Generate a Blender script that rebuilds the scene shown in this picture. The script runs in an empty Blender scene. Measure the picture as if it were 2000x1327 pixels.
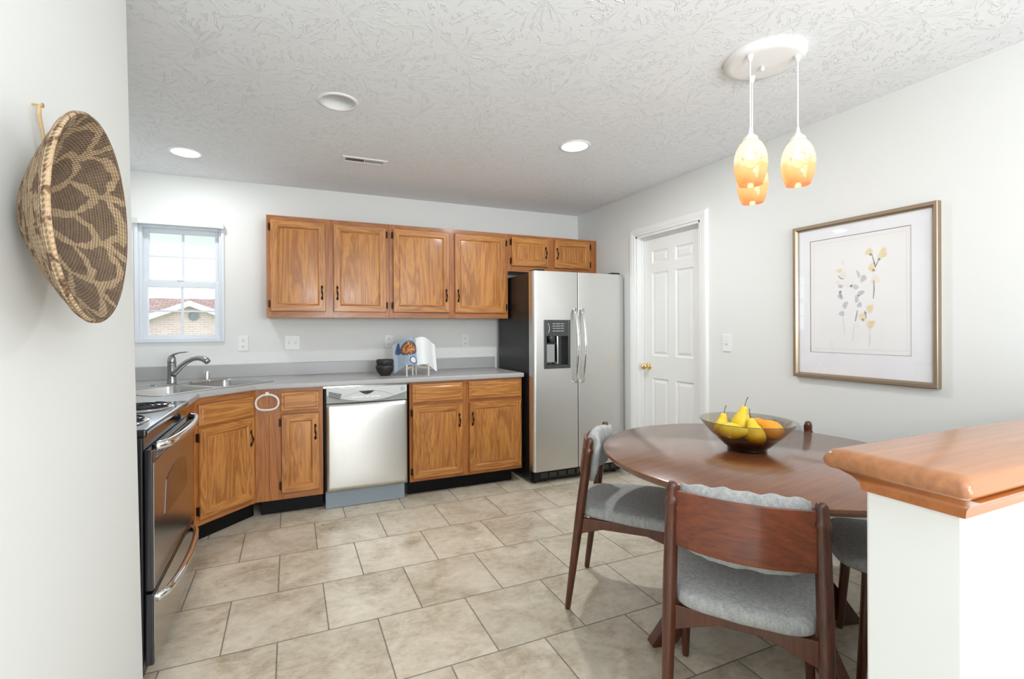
import bpy, bmesh, math, random
from mathutils import Vector, Matrix, noise
random.seed(7)
S = bpy.context.scene
COL = S.collection
PI = math.pi

# ---------------------------------------------------------------- camera
ZC, YAW, PIT, ROL = 1.282, .400, .002, -.005
FPX, CX, CY = 927.9, 958.9, 644.2
cam_d = bpy.data.cameras.new('camera'); cam = bpy.data.objects.new('camera', cam_d); COL.objects.link(cam)
cam_d.sensor_width = 36; cam_d.sensor_fit = 'HORIZONTAL'; cam_d.lens = FPX / 2000 * 36
cam_d.shift_x = (1000 - CX) / 2000; cam_d.shift_y = (CY - 663.5) / 2000
cam_d.clip_start = .02; cam_d.clip_end = 200
sy, cyw = math.sin(YAW), math.cos(YAW); sp, cp = math.sin(PIT), math.cos(PIT); sr, cr = math.sin(ROL), math.cos(ROL)
R0 = Vector((cyw, -sy, 0)); F0 = Vector((sy * cp, cyw * cp, -sp)); U0 = Vector((sy * sp, cyw * sp, cp))
Rr = R0 * cr + U0 * sr; Ur = -R0 * sr + U0 * cr
cam.matrix_world = Matrix(((Rr.x, Ur.x, -F0.x, 0), (Rr.y, Ur.y, -F0.y, 0), (Rr.z, Ur.z, -F0.z, ZC), (0, 0, 0, 1)))
S.camera = cam

# ---------------------------------------------------------------- world, lights, exposure
S.view_settings.view_transform = 'Standard'; S.view_settings.look = 'None'
S.view_settings.exposure = 0.17; S.view_settings.gamma = 1; S.view_settings.use_curve_mapping = False
w = bpy.data.worlds.new('sky'); S.world = w; w.use_nodes = True
w.node_tree.nodes['Background'].inputs[0].default_value = (.86, .93, 1, 1)
w.node_tree.nodes['Background'].inputs[1].default_value = 2.6

def area(name, loc, rot, sx, sy_, power, color=(1, 1, 1)):
    l = bpy.data.lights.new(name, 'AREA'); l.shape = 'RECTANGLE'; l.size = sx; l.size_y = sy_; l.energy = power; l.color = color
    o = bpy.data.objects.new(name, l); o.location = loc; o.rotation_euler = rot; COL.objects.link(o); return o
area('patio_daylight', (1.35, -3.36, 1.15), (math.radians(90), 0, 0), 2.3, 1.9, 76, (.92, .96, 1))
area('rear_room_fill', (1.3, -1.6, 2.40), (0, 0, 0), .9, .9, 30, (.97, .98, 1))  # added fill light for overall brightness, not a known fixture
area('ceiling_fill', (.7, -.9, 1.55), (math.radians(146), 0, math.radians(-12)), .5, .5, 33, (.94, .97, 1))  # unseen fill light added behind the camera, turned up to brighten the ceiling
SPOT_W, CAN_W = 13, 9

# ---------------------------------------------------------------- key dimensions
YB, XR, XL, ZT = 4.178, 2.748, -1.134, 2.44
YR = -3.4
XN = -.49

# ---------------------------------------------------------------- mesh helper
class MB:
    def __init__(s): s.v = []; s.f = []; s.m = []
    def add(s, vs, fs, mi=0, M=None):
        b = len(s.v)
        for p in vs:
            p = Vector(p)
            if M: p = M @ p
            s.v.append(tuple(p))
        for f in fs: s.f.append(tuple(b + i for i in f)); s.m.append(mi)
        return s
    def box(s, x0, x1, y0, y1, z0, z1, mi=0, M=None):
        vs = [(x, y, z) for x in (x0, x1) for y in (y0, y1) for z in (z0, z1)]
        return s.add(vs, [(0, 1, 3, 2), (4, 6, 7, 5), (0, 4, 5, 1), (2, 3, 7, 6), (0, 2, 6, 4), (1, 5, 7, 3)], mi, M)
    def prism(s, poly, z0, z1, mi=0, M=None):          # poly in xy
        n = len(poly); vs = [(p[0], p[1], z0) for p in poly] + [(p[0], p[1], z1) for p in poly]
        fs = [tuple(range(n))[::-1], tuple(range(n, 2 * n))] + [(i, (i + 1) % n, n + (i + 1) % n, n + i) for i in range(n)]
        return s.add(vs, fs, mi, M)
    def lathe(s, prof, n=32, mi=0, M=None):            # prof [(r,z)]
        vs = []; fs = []; rings = []
        for r, z in prof:
            if r < 1e-5: rings.append([len(vs)]); vs.append((0, 0, z))
            else:
                rings.append(list(range(len(vs), len(vs) + n)))
                vs += [(r * math.cos(2 * PI * i / n), r * math.sin(2 * PI * i / n), z) for i in range(n)]
        for a, b in zip(rings, rings[1:]):
            if len(a) == 1 and len(b) == 1: continue
            for i in range(n):
                j = (i + 1) % n
                if len(a) == 1: fs.append((a[0], b[j], b[i]))
                elif len(b) == 1: fs.append((a[i], a[j], b[0]))
                else: fs.append((a[i], a[j], b[j], b[i]))
        return s.add(vs, fs, mi, M)
    def tube(s, pts, rad, n=10, mi=0, cap=True, closed=False, flat=1.0, up=None):
        pts = [Vector(p) for p in pts]; k = len(pts)
        if not hasattr(rad, '__len__'): rad = [rad] * k
        vs = []; prev = None
        for i in range(k):
            if closed: t = pts[(i + 1) % k] - pts[i - 1]
            else: t = pts[min(i + 1, k - 1)] - pts[max(i - 1, 0)]
            t.normalize()
            if prev is None:
                a = Vector(up) if up else (Vector((0, 0, 1)) if abs(t.z) < .9 else Vector((1, 0, 0)))
                u = (a - t * a.dot(t)).normalized()
            else: u = (prev - t * prev.dot(t)).normalized()
            prev = u; v = t.cross(u)
            for j in range(n):
                a = 2 * PI * j / n; vs.append(pts[i] + (u * math.cos(a) * flat + v * math.sin(a)) * rad[i])
        fs = []
        for i in range(k if closed else k - 1):
            i2 = (i + 1) % k
            for j in range(n):
                j2 = (j + 1) % n; fs.append((i * n + j, i * n + j2, i2 * n + j2, i2 * n + j))
        if cap and not closed: fs += [tuple(range(n))[::-1], tuple(range((k - 1) * n, k * n))]
        return s.add(vs, fs, mi)
    def grid(s, fn, nu, nv, mi=0):
        vs = [fn(i / nu, j / nv) for i in range(nu + 1) for j in range(nv + 1)]
        fs = [(i * (nv + 1) + j, (i + 1) * (nv + 1) + j, (i + 1) * (nv + 1) + j + 1, i * (nv + 1) + j + 1) for i in range(nu) for j in range(nv)]
        return s.add(vs, fs, mi)
    def loft(s, loops, mi=0, cap0=False, cap1=True, side_mi=None):
        n = len(loops[0]); vs = [p for l in loops for p in l]; b = len(s.v)
        s.add(vs, [])
        for k in range(len(loops) - 1):
            for i in range(n):
                j = (i + 1) % n
                s.f.append((b + k * n + i, b + k * n + j, b + (k + 1) * n + j, b + (k + 1) * n + i)); s.m.append(side_mi[i] if side_mi else mi)
        if cap0: s.f.append(tuple(b + i for i in range(n))[::-1]); s.m.append(mi)
        if cap1: s.f.append(tuple(b + (len(loops) - 1) * n + i for i in range(n))); s.m.append(mi)
        return s
    def build(s, name, mats, parent=None, smooth=False, bevel=0, seg=2, sub=0, loc=None, rotz=None, auto=None):
        me = bpy.data.meshes.new(name); me.from_pydata(s.v, [], s.f)
        if not isinstance(mats, (list, tuple)): mats = [mats]
        for m in mats: me.materials.append(m)
        me.polygons.foreach_set('material_index', s.m)
        bm = bmesh.new(); bm.from_mesh(me); bmesh.ops.recalc_face_normals(bm, faces=bm.faces); bm.to_mesh(me); bm.free()
        if smooth or auto:
            me.polygons.foreach_set('use_smooth', [True] * len(me.polygons))
        me.update()
        o = bpy.data.objects.new(name, me); COL.objects.link(o)
        if auto: me.set_sharp_from_angle(angle=math.radians(auto))
        if parent: o.parent = parent
        if loc is not None: o.location = loc
        if rotz is not None: o.rotation_euler.z = rotz
        if bevel:
            b = o.modifiers.new('bevel', 'BEVEL'); b.width = bevel; b.segments = seg; b.limit_method = 'ANGLE'; b.angle_limit = math.radians(35)
            b.harden_normals = False
        if sub:
            d = o.modifiers.new('sub', 'SUBSURF'); d.levels = sub; d.render_levels = sub
        return o

def empty(name, label, cat, loc=(0, 0, 0), rotz=0, group=None):
    o = bpy.data.objects.new(name, None); COL.objects.link(o); o.location = loc; o.rotation_euler.z = rotz; o.empty_display_size = .05
    return tag(o, label, cat, group)
def tag(o, label, cat, group=None):
    o['label'] = label; o['category'] = cat
    if group: o['group'] = group
    return o
def struct(o): o['kind'] = 'structure'; return o
def copy_tree(o, parent=None):
    c = o.copy(); COL.objects.link(c)
    if parent: c.parent = parent
    for ch in list(o.children): copy_tree(ch, c)
    return c
def cut(o, cutter):
    m = o.modifiers.new('b', 'BOOLEAN'); m.operation = 'DIFFERENCE'; m.object = cutter; m.solver = 'EXACT'
    if o.parent: cutter.parent = o.parent
    cutter.location = o.location; bpy.context.view_layer.update()
    dg = bpy.context.evaluated_depsgraph_get(); dg.update()
    me = bpy.data.meshes.new_from_object(o.evaluated_get(dg)); o.modifiers.remove(m); o.data = me
    bpy.data.objects.remove(cutter)
def rrect(x0, x1, y0, y1, r, n=5):
    pts = []
    for cx_, cy_, a0 in ((x1 - r, y0 + r, -90), (x1 - r, y1 - r, 0), (x0 + r, y1 - r, 90), (x0 + r, y0 + r, 180)):
        for i in range(n + 1):
            a = math.radians(a0 + 90 * i / n); pts.append((cx_ + r * math.cos(a), cy_ + r * math.sin(a)))
    return pts
def axis_M(origin, zdir, xdir=None):
    z = Vector(zdir).normalized(); x = Vector(xdir) if xdir else (Vector((1, 0, 0)) if abs(z.x) < .9 else Vector((0, 1, 0)))
    x = (x - z * x.dot(z)).normalized(); y = z.cross(x)
    return Matrix(((x.x, y.x, z.x, origin[0]), (x.y, y.y, z.y, origin[1]), (x.z, y.z, z.z, origin[2]), (0, 0, 0, 1)))
YM = lambda o: axis_M(o, (0, -1, 0), (1, 0, 0))        # discs facing -y: local x -> x , local y -> -z ... see use

# ---------------------------------------------------------------- materials
def nmat(name):
    m = bpy.data.materials.new(name); m.use_nodes = True; nt = m.node_tree
    return m, nt, nt.nodes['Principled BSDF']
class G:
    def __init__(s, nt): s.nt = nt
    def n(s, t, **k):
        x = s.nt.nodes.new('ShaderNode' + t)
        for a, b in k.items(): setattr(x, a, b)
        return x
    def l(s, a, b): s.nt.links.new(a, b)
    def m(s, op, a, b=None, c=None):
        x = s.n('Math', operation=op)
        for i, v in enumerate((a, b, c)):
            if v is None: continue
            if isinstance(v, (int, float)): x.inputs[i].default_value = v
            else: s.l(v, x.inputs[i])
        return x.outputs[0]
    def mix(s, f, a, b):
        x = s.n('Mix', data_type='RGBA')
        for sock, v in ((x.inputs['Factor'], f), (x.inputs['A'], a), (x.inputs['B'], b)):
            if isinstance(v, (int, float)): sock.default_value = v
            elif isinstance(v, tuple): sock.default_value = v + (1,) if len(v) == 3 else v
            else: s.l(v, sock)
        return x.outputs['Result']
    def ramp(s, f, stops):
        x = s.n('ValToRGB'); e = x.color_ramp.elements
        while len(e) < len(stops): e.new(.5)
        for i, (p, c) in enumerate(stops):
            e[i].position = p; e[i].color = (c + (1,)) if isinstance(c, tuple) else (c, c, c, 1)
        s.l(f, x.inputs[0]); return x.outputs[0]
    def noise(s, vec, scale, detail=3, rough=.5, dist=0):
        x = s.n('TexNoise'); x.inputs['Scale'].default_value = scale; x.inputs['Detail'].default_value = detail
        x.inputs['Roughness'].default_value = rough; x.inputs['Distortion'].default_value = dist
        if vec is not None: s.l(vec, x.inputs['Vector'])
        return x.outputs['Fac']
    def map(s, vec, scale=(1, 1, 1), loc=(0, 0, 0), rot=(0, 0, 0)):
        x = s.n('Mapping'); s.l(vec, x.inputs[0]); x.inputs['Scale'].default_value = scale; x.inputs['Location'].default_value = loc; x.inputs['Rotation'].default_value = rot
        return x.outputs[0]
    def bump(s, h, strength, dist, bsdf):
        x = s.n('Bump'); x.inputs['Strength'].default_value = strength; x.inputs['Distance'].default_value = dist
        s.l(h, x.inputs['Height']); s.l(x.outputs[0], bsdf.inputs['Normal']); return x
    def obj(s): return s.n('TexCoord').outputs['Object']
    def pos(s): return s.n('NewGeometry').outputs['Position']
    def rnd(s, vec, k=9):
        r = s.n('ObjectInfo').outputs['Random']; x = s.n('VectorMath', operation='ADD'); c = s.n('CombineXYZ')
        q = s.m('MULTIPLY', r, k)
        for i in range(3): s.l(q, c.inputs[i])
        s.l(vec, x.inputs[0]); s.l(c.outputs[0], x.inputs[1]); return x.outputs[0]

def plain(name, col, rough=.5, metal=0, bump=None, coat=0, vary=0, **kw):
    m, nt, b = nmat(name); g = G(nt)
    b.inputs['Roughness'].default_value = rough; b.inputs['Metallic'].default_value = metal
    if 'spec' in kw: b.inputs['Specular IOR Level'].default_value = kw['spec']
    if coat: b.inputs['Coat Weight'].default_value = coat; b.inputs['Coat Roughness'].default_value = .08
    n = g.noise(g.obj(), kw.get('vscale', 6), 4)
    f = vary or .04
    g.l(g.mix(n, tuple(c * (1 - f) for c in col), tuple(min(1, c * (1 + f)) for c in col)), b.inputs['Base Color'])
    if bump: g.bump(g.noise(g.obj(), bump[0], 3), bump[1], bump[2], b)
    return m

def wood(name, dark, light, axis='z', sc=1.0, rough=.42, coat=.15, contrast=1.0):
    m, nt, b = nmat(name); g = G(nt)
    v = g.rnd(g.obj())
    st = {'x': (.10, 1, 1), 'y': (1, .10, 1), 'z': (1, 1, .10)}[axis]; fs = {'x': (.03, 1, 1), 'y': (1, .03, 1), 'z': (1, 1, .03)}[axis]
    vs = g.map(v, tuple(a * sc for a in st)); vf = g.map(v, tuple(a * sc for a in fs))
    d = g.noise(vs, 9, 4, .55, 1.2)                         # broad cathedral figure
    rings = g.m('SINE', g.m('MULTIPLY', d, 46.0))
    fig = g.m('MULTIPLY_ADD', rings, .5, .5)
    fine = g.noise(vf, 170, 3, .6)
    soft = g.noise(vs, 5, 3)
    t = g.m('ADD', g.m('MULTIPLY', fig, .27 * contrast), g.m('ADD', g.m('MULTIPLY', fine, .48), g.m('MULTIPLY', soft, .42)))
    g.l(g.ramp(t, [(.30, dark), (.80, light)]), b.inputs['Base Color'])
    b.inputs['Roughness'].default_value = rough; b.inputs['Coat Weight'].default_value = coat; b.inputs['Coat Roughness'].default_value = .15
    g.bump(t, .06, .002, b)
    return m

OD, OL = (.27, .085, .016), (.59, .255, .058)
oak_v = wood('oak_upright_grain', OD, OL, 'z'); oak_h = wood('oak_level_grain', OD, OL, 'x')
oak_f = wood('oak_frame', (.25, .074, .014), (.46, .165, .036), 'z', .8)
oak_fh = wood('oak_frame_level', (.25, .078, .017), (.44, .165, .042), 'x', .8)
walnut = wood('reddish_walnut', (.040, .010, .004), (.15, .038, .014), 'z', 1.3, .32, .4, .6)
walnut_h = wood('reddish_walnut_level', (.085, .016, .004), (.27, .062, .016), 'x', .8, .28, .4, .5)
table_wood = wood('table_veneer', (.13, .040, .013), (.30, .115, .045), 'x', .55, .30, 1.0, .25)
cap_wood = wood('alder_ledge', (.24, .085, .028), (.52, .225, .085), 'x', .5, .3, .5, .3)
cap_under = wood('alder_molding', (.34, .095, .014), (.50, .17, .03), 'x', .8, .3, .5, .4)

def wall_mat(name, c):
    m, nt, b = nmat(name); g = G(nt); n = g.noise(g.pos(), 1.5, 3)
    g.l(g.mix(n, tuple(x * .985 for x in c), c), b.inputs['Base Color']); b.inputs['Roughness'].default_value = .75
    g.bump(g.noise(g.pos(), 220, 2), .08, .0005, b); return m
wallm = wall_mat('wall_paint', (.785, .80, .785))
white_paint = wall_mat('white_trim_paint', (.86, .87, .86)); white_paint.node_tree.nodes['Principled BSDF'].inputs['Roughness'].default_value = .35

def ceiling_mat():
    m, nt, b = nmat('stomped_ceiling'); g = G(nt); p = g.pos()
    b.inputs['Base Color'].default_value = (.84, .865, .89, 1); b.inputs['Roughness'].default_value = .8
    hs = []
    for sc, off in ((2.3, 0.0), (2.9, 4.3)):
        q = g.map(p, (sc, sc, 0), (off, off * .7, 0))
        v = g.n('TexVoronoi', feature='F1'); v.inputs['Scale'].default_value = 1; g.l(q, v.inputs['Vector'])
        s_ = g.n('VectorMath', operation='SUBTRACT'); g.l(q, s_.inputs[0]); g.l(v.outputs['Position'], s_.inputs[1])
        sx = g.n('SeparateXYZ'); g.l(s_.outputs[0], sx.inputs[0])
        ang = g.m('ARCTAN2', sx.outputs[1], sx.outputs[0]); rad = v.outputs['Distance']
        c = g.n('CombineXYZ'); g.l(g.m('MULTIPLY', ang, 5.5), c.inputs[0]); g.l(g.m('MULTIPLY', rad, 5), c.inputs[1])
        cs = g.n('SeparateXYZ'); g.l(v.outputs['Color'], cs.inputs[0]); g.l(g.m('MULTIPLY', cs.outputs[0], 40), c.inputs[2])
        nn = g.noise(c.outputs[0], 1.6, 2, .5, .4)
        ridge = g.m('SUBTRACT', 1, g.m('MULTIPLY', g.m('ABSOLUTE', g.m('SUBTRACT', nn, .632)), 32)); ridge = g.m('MAXIMUM', ridge, 0)
        hs.append(ridge)
    g.bump(g.m('ADD', g.m('MAXIMUM', hs[0], hs[1]), g.m('MULTIPLY', g.noise(p, 12, 2), .10)), .62, .0035, b)
    return m
ceil_m = ceiling_mat()

def floor_mat():
    m, nt, b = nmat('travertine_look_tile'); g = G(nt); p = g.pos(); sx = g.n('SeparateXYZ'); g.l(p, sx.inputs[0])
    W, H, X0, Y0, SS = .407, .408, -.065, 3.766, -.201
    r = g.m('DIVIDE', g.m('SUBTRACT', Y0, sx.outputs[1]), H); row = g.m('FLOOR', r); fy = g.m('SUBTRACT', r, row)
    c = g.m('DIVIDE', g.m('SUBTRACT', g.m('SUBTRACT', sx.outputs[0], X0), g.m('MULTIPLY', row, SS)), W); col = g.m('FLOOR', c); fx = g.m('SUBTRACT', c, col)
    ex = g.m('MINIMUM', fx, g.m('SUBTRACT', 1, fx)); ey = g.m('MINIMUM', fy, g.m('SUBTRACT', 1, fy)); e = g.m('MULTIPLY', g.m('MINIMUM', ex, ey), W)
    wob = g.m('MULTIPLY', g.m('SUBTRACT', g.noise(p, 40, 2), .5), .0012)
    grout = g.ramp(g.m('ADD', e, wob), [(.0026, 1.0), (.0040, 0.0)])
    id_ = g.n('CombineXYZ'); g.l(col, id_.inputs[0]); g.l(row, id_.inputs[1]); wn = g.n('TexWhiteNoise'); wn.noise_dimensions = '2D'; g.l(id_.outputs[0], wn.inputs['Vector'])
    off = g.n('VectorMath', operation='MULTIPLY_ADD'); g.l(wn.outputs['Color'], off.inputs[0]); off.inputs[1].default_value = (20, 20, 20); g.l(p, off.inputs[2])
    q = off.outputs[0]
    a = g.noise(q, 3.2, 8, .62, .9); bb = g.noise(q, 22, 8, .72, .6); v3 = g.noise(g.map(q, (1, 2.2, 1)), 8, 9, .75, 1.6)
    t = g.m('ADD', g.m('MULTIPLY', a, .48), g.m('ADD', g.m('MULTIPLY', bb, .24), g.m('MULTIPLY', v3, .28)))
    colr = g.ramp(t, [(.35, (.31, .245, .16)), (.43, (.50, .425, .31)), (.50, (.64, .57, .45)), (.62, (.80, .735, .61))])
    tone = g.m('MULTIPLY_ADD', wn.outputs['Value'], .12, .94)
    sc = g.n('Mix', data_type='RGBA', blend_type='MULTIPLY'); sc.inputs['Factor'].default_value = 1; g.l(colr, sc.inputs['A']); cc = g.n('CombineXYZ')
    for i in range(3): g.l(tone, cc.inputs[i])
    g.l(cc.outputs[0], sc.inputs['B'])
    g.l(g.mix(grout, sc.outputs['Result'], (.105, .085, .065)), b.inputs['Base Color'])
    g.l(g.m('ADD', g.m('MULTIPLY', grout, .5), g.m('MULTIPLY_ADD', bb, .22, .20)), b.inputs['Roughness'])
    g.bump(g.m('ADD', g.m('SUBTRACT', 1, grout), g.m('MULTIPLY', bb, .25)), .35, .0015, b)
    return m
floor_m = floor_mat()

def steel_mat(name, c=(.66, .66, .64), rough=.26, axis='x', bump=.03):
    m, nt, b = nmat(name); g = G(nt); b.inputs['Metallic'].default_value = 1
    n = g.noise(g.map(g.obj(), {'x': (4, 300, 300), 'z': (300, 300, 4)}[axis]), 1, 2)
    g.l(g.mix(n, tuple(x * .95 for x in c), c), b.inputs['Base Color']); b.inputs['Roughness'].default_value = rough
    g.bump(n, bump, .0005, b); return m
steel = steel_mat('brushed_stainless'); steel_v = steel_mat('brushed_stainless_upright', (.72, .72, .70), rough=.36, axis='z')
chrome = plain('bright_chrome', (.82, .82, .83), .09, 1); nickel = steel_mat('satin_nickel', (.42, .42, .43), .24, 'z')
sink_m = steel_mat('sink_steel', (.55, .55, .54), .28, 'x')
black_gloss = plain('black_enamel', (.012, .012, .016), .12, 0, coat=.6); black_mat = plain('black_plastic', (.014, .014, .014), .42, spec=.25)
black_side = plain('textured_black_steel', (.016, .016, .017), .3, 0, (300, .1, .0005), spec=.35); toe_m = plain('black_toe_kick', (.006, .006, .006), .45, vary=.3, spec=.15)
bronze = plain('dark_bronze', (.035, .018, .012), .42, .8); brass = plain('polished_brass', (.85, .60, .25), .14, 1)
white_pl = plain('white_plastic', (.84, .85, .84), .35); vinyl = plain('white_vinyl', (.74, .78, .83), .35); slot_m = plain('dark_slot', (.03, .03, .03), .6)
grey_lam = plain('grey_laminate', (.43, .43, .43), .3, vary=.05, vscale=180); grey_pl = plain('silver_grey_plastic', (.62, .65, .64), .35)
grey_mid = plain('mid_grey_plastic', (.30, .31, .30), .35); blue_grey = plain('pale_blue_grey_panel', (.27, .33, .37), .4)
disp_m = plain('charcoal_plastic', (.045, .05, .048), .3)
canopy_m = plain('white_enamel', (.85, .84, .83), .3)

def fabric_mat(name, a, b_):
    m, nt, b = nmat(name); g = G(nt); o = g.obj()
    t = g.m('ADD', g.m('MULTIPLY', g.noise(o, 420, 2), .6), g.m('MULTIPLY', g.noise(g.map(o, (1, 1, .25)), 90, 4), .4))
    g.l(g.ramp(t, [(.32, a), (.68, b_)]), b.inputs['Base Color']); b.inputs['Roughness'].default_value = .95; b.inputs['Sheen Weight'].default_value = .15
    g.bump(t, .35, .0012, b); return m
fabric = fabric_mat('grey_tweed', (.24, .25, .25), (.58, .59, .585))
linen = fabric_mat('pale_cloth', (.5, .5, .5), (.7, .7, .7))

def thin_glass(name, stops=None, col=(1, 1, 1), refl=1.0, rough=.02, zscale=None, extra=None, ior=1.45):
    """thin coloured glass: tinted straight-through plus surface reflection"""
    m, nt, b = nmat(name); g = G(nt); nt.nodes.remove(b); out = nt.nodes['Material Output']
    tr = g.n('BsdfTransparent'); gl = g.n('BsdfGlossy'); gl.inputs['Roughness'].default_value = rough
    fr = g.n('Fresnel'); g.l(g.m('MULTIPLY_ADD', g.n('NewGeometry').outputs['Backfacing'], 1 / ior - ior, ior), fr.inputs['IOR'])
    mx = g.n('MixShader'); g.l(g.m('MULTIPLY', fr.outputs[0], refl), mx.inputs[0]); g.l(tr.outputs[0], mx.inputs[1]); g.l(gl.outputs[0], mx.inputs[2]); g.l(mx.outputs[0], out.inputs[0])
    if stops:
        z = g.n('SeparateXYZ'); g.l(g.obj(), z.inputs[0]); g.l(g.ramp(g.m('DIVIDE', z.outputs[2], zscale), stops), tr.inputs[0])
    else: tr.inputs[0].default_value = col + (1,)
    return m
pane_m = thin_glass('window_glass', col=(.97, .99, 1), refl=.6); pic_glass = thin_glass('picture_glass', col=(1, 1, 1), refl=1.0)
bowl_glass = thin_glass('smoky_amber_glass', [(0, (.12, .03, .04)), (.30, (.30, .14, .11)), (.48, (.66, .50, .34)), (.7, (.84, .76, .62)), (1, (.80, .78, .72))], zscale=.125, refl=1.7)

def shade_mat():
    m, nt, b = nmat('amber_art_glass'); g = G(nt); nt.nodes.remove(b); out = nt.nodes['Material Output']; o = g.obj()
    z = g.n('SeparateXYZ'); g.l(o, z.inputs[0]); t = g.m('DIVIDE', z.outputs[2], .19)
    base = g.ramp(g.m('ADD', t, g.m('MULTIPLY', g.m('SUBTRACT', g.noise(o, 18, 3), .5), .3)), [(.0, (.82, .30, .12)), (.38, (.90, .48, .26)), (.56, (.96, .84, .72)), (1, (.98, .96, .94))])
    spk = g.ramp(g.noise(o, 64, 4, .6, 1.4), [(.55, 0.0), (.61, 1.0)])
    band = g.ramp(t, [(.06, .2), (.25, .95), (.55, .9), (.75, .1)])
    col = g.mix(g.m('MULTIPLY', spk, band), base, (.66, .40, .20))
    tl = g.n('BsdfTranslucent'); g.l(col, tl.inputs[0]); tr = g.n('BsdfTransparent'); g.l(col, tr.inputs[0]); df = g.n('BsdfDiffuse'); g.l(col, df.inputs[0])
    m1 = g.n('MixShader'); m1.inputs[0].default_value = .35; g.l(tl.outputs[0], m1.inputs[1]); g.l(tr.outputs[0], m1.inputs[2])
    m2 = g.n('MixShader'); m2.inputs[0].default_value = .2; g.l(m1.outputs[0], m2.inputs[1]); g.l(df.outputs[0], m2.inputs[2])
    gl = g.n('BsdfGlossy'); gl.inputs['Roughness'].default_value = .05; fr = g.n('Fresnel'); g.l(g.m('MULTIPLY_ADD', g.n('NewGeometry').outputs['Backfacing'], 1 / 1.5 - 1.5, 1.5), fr.inputs['IOR'])
    m3 = g.n('MixShader'); g.l(fr.outputs[0], m3.inputs[0]); g.l(m2.outputs[0], m3.inputs[1]); g.l(gl.outputs[0], m3.inputs[2]); g.l(m3.outputs[0], out.inputs[0])
    return m
shade_m = shade_mat()
def emit(name, c, s):
    m, nt, b = nmat(name); b.inputs['Emission Color'].default_value = c + (1,); b.inputs['Emission Strength'].default_value = s; b.inputs['Base Color'].default_value = c + (1,); return m
lens_m = emit('lit_lens', (1, .99, .97), 6.0); bulb_m = emit('lit_bulb', (1, .93, .82), 2.2)

# ---------------------------------------------------------------- room shell
def S_box(name, x0, x1, y0, y1, z0, z1, m): return struct(MB().box(x0, x1, y0, y1, z0, z1).build(name, m))
S_box('floor', -3.2, XR + .3, YR - .15, YB + .15, -.12, 0, floor_m)
# ceiling with three round holes for the recessed lights
CANS = [(-.620, 3.622, True), (.232, 2.527, False), (1.672, 2.572, True)]
ce = struct(MB().box(-3.2, XR + .15, YR - .15, YB + .15, ZT, ZT + .14).build('ceiling', ceil_m))
for x, y, on in CANS:
    c = MB().lathe([(0, ZT - .05), (.083, ZT - .05), (.083, ZT + .3), (0, ZT + .3)], 40, 0, Matrix.Translation((x, y, 0))).build('c', ceil_m); cut(ce, c)
# back wall with window opening
WX0, WX1, WZ0, WZ1 = -1.030, -.470, 1.200, 2.078
mb = MB()
mb.box(XL - .2, WX0, YB, YB + .14, 0, ZT); mb.box(WX1, XR + .15, YB, YB + .14, 0, ZT); mb.box(WX0, WX1, YB, YB + .14, 0, WZ0); mb.box(WX0, WX1, YB, YB + .14, WZ1, ZT)
struct(mb.build('wall_back', wallm))
# right wall with door opening
DY0, DY1, DZ = 2.585, 3.285, 2.065
mb = MB()
mb.box(XR, XR + .12, YR, DY0, 0, ZT); mb.box(XR, XR + .12, DY1, YB, 0, ZT); mb.box(XR, XR + .12, DY0, DY1, DZ, ZT)
struct(mb.build('wall_right', wallm))
S_box('wall_left', XL - .12, XL, 1.93, YB, 0, ZT, wallm)
# near partition on the left: its free end is slightly out of plumb, as in the photo
xe = XN
def ey(z): return 1.895 + (2.44 - z) * .062
mb = MB(); mb.add([(XL, YR, 0), (xe, YR, 0), (xe, ey(0) - .0, 0), (XL, ey(0), 0), (XL, YR, ZT), (xe, YR, ZT), (xe, ey(ZT), ZT), (XL, ey(ZT), ZT)],
   [(0, 3, 2, 1), (4, 5, 6, 7), (0, 1, 5, 4), (1, 2, 6, 5), (2, 3, 7, 6), (3, 0, 4, 7)])
struct(mb.build('wall_partition', wallm))
# rear wall with patio opening behind the camera
mb = MB(); mb.box(-.6, .2, YR - .12, YR, 0, ZT); mb.box(2.5, XR + .15, YR - .12, YR, 0, ZT); mb.box(.2, 2.5, YR - .12, YR, 2.1, ZT)
struct(mb.build('wall_rear', wallm))
# patio door frame in that opening (behind the camera)
mb = MB()
for a, b in ((.2, .26), (1.30, 1.40), (2.44, 2.5)): mb.box(a, b, YR - .09, YR - .03, 0, 2.1)
mb.box(.2, 2.5, YR - .09, YR - .03, 2.03, 2.1); mb.box(.2, 2.5, YR - .09, YR - .03, 0, .1)
struct(mb.build('door_2', white_paint))
# half wall
HX, HY0, HY1, HZ = .866, .355, .477, 1.032
struct(MB().box(HX, XR, HY0, HY1, 0, HZ).build('wall_half', wallm, bevel=.004))

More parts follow.
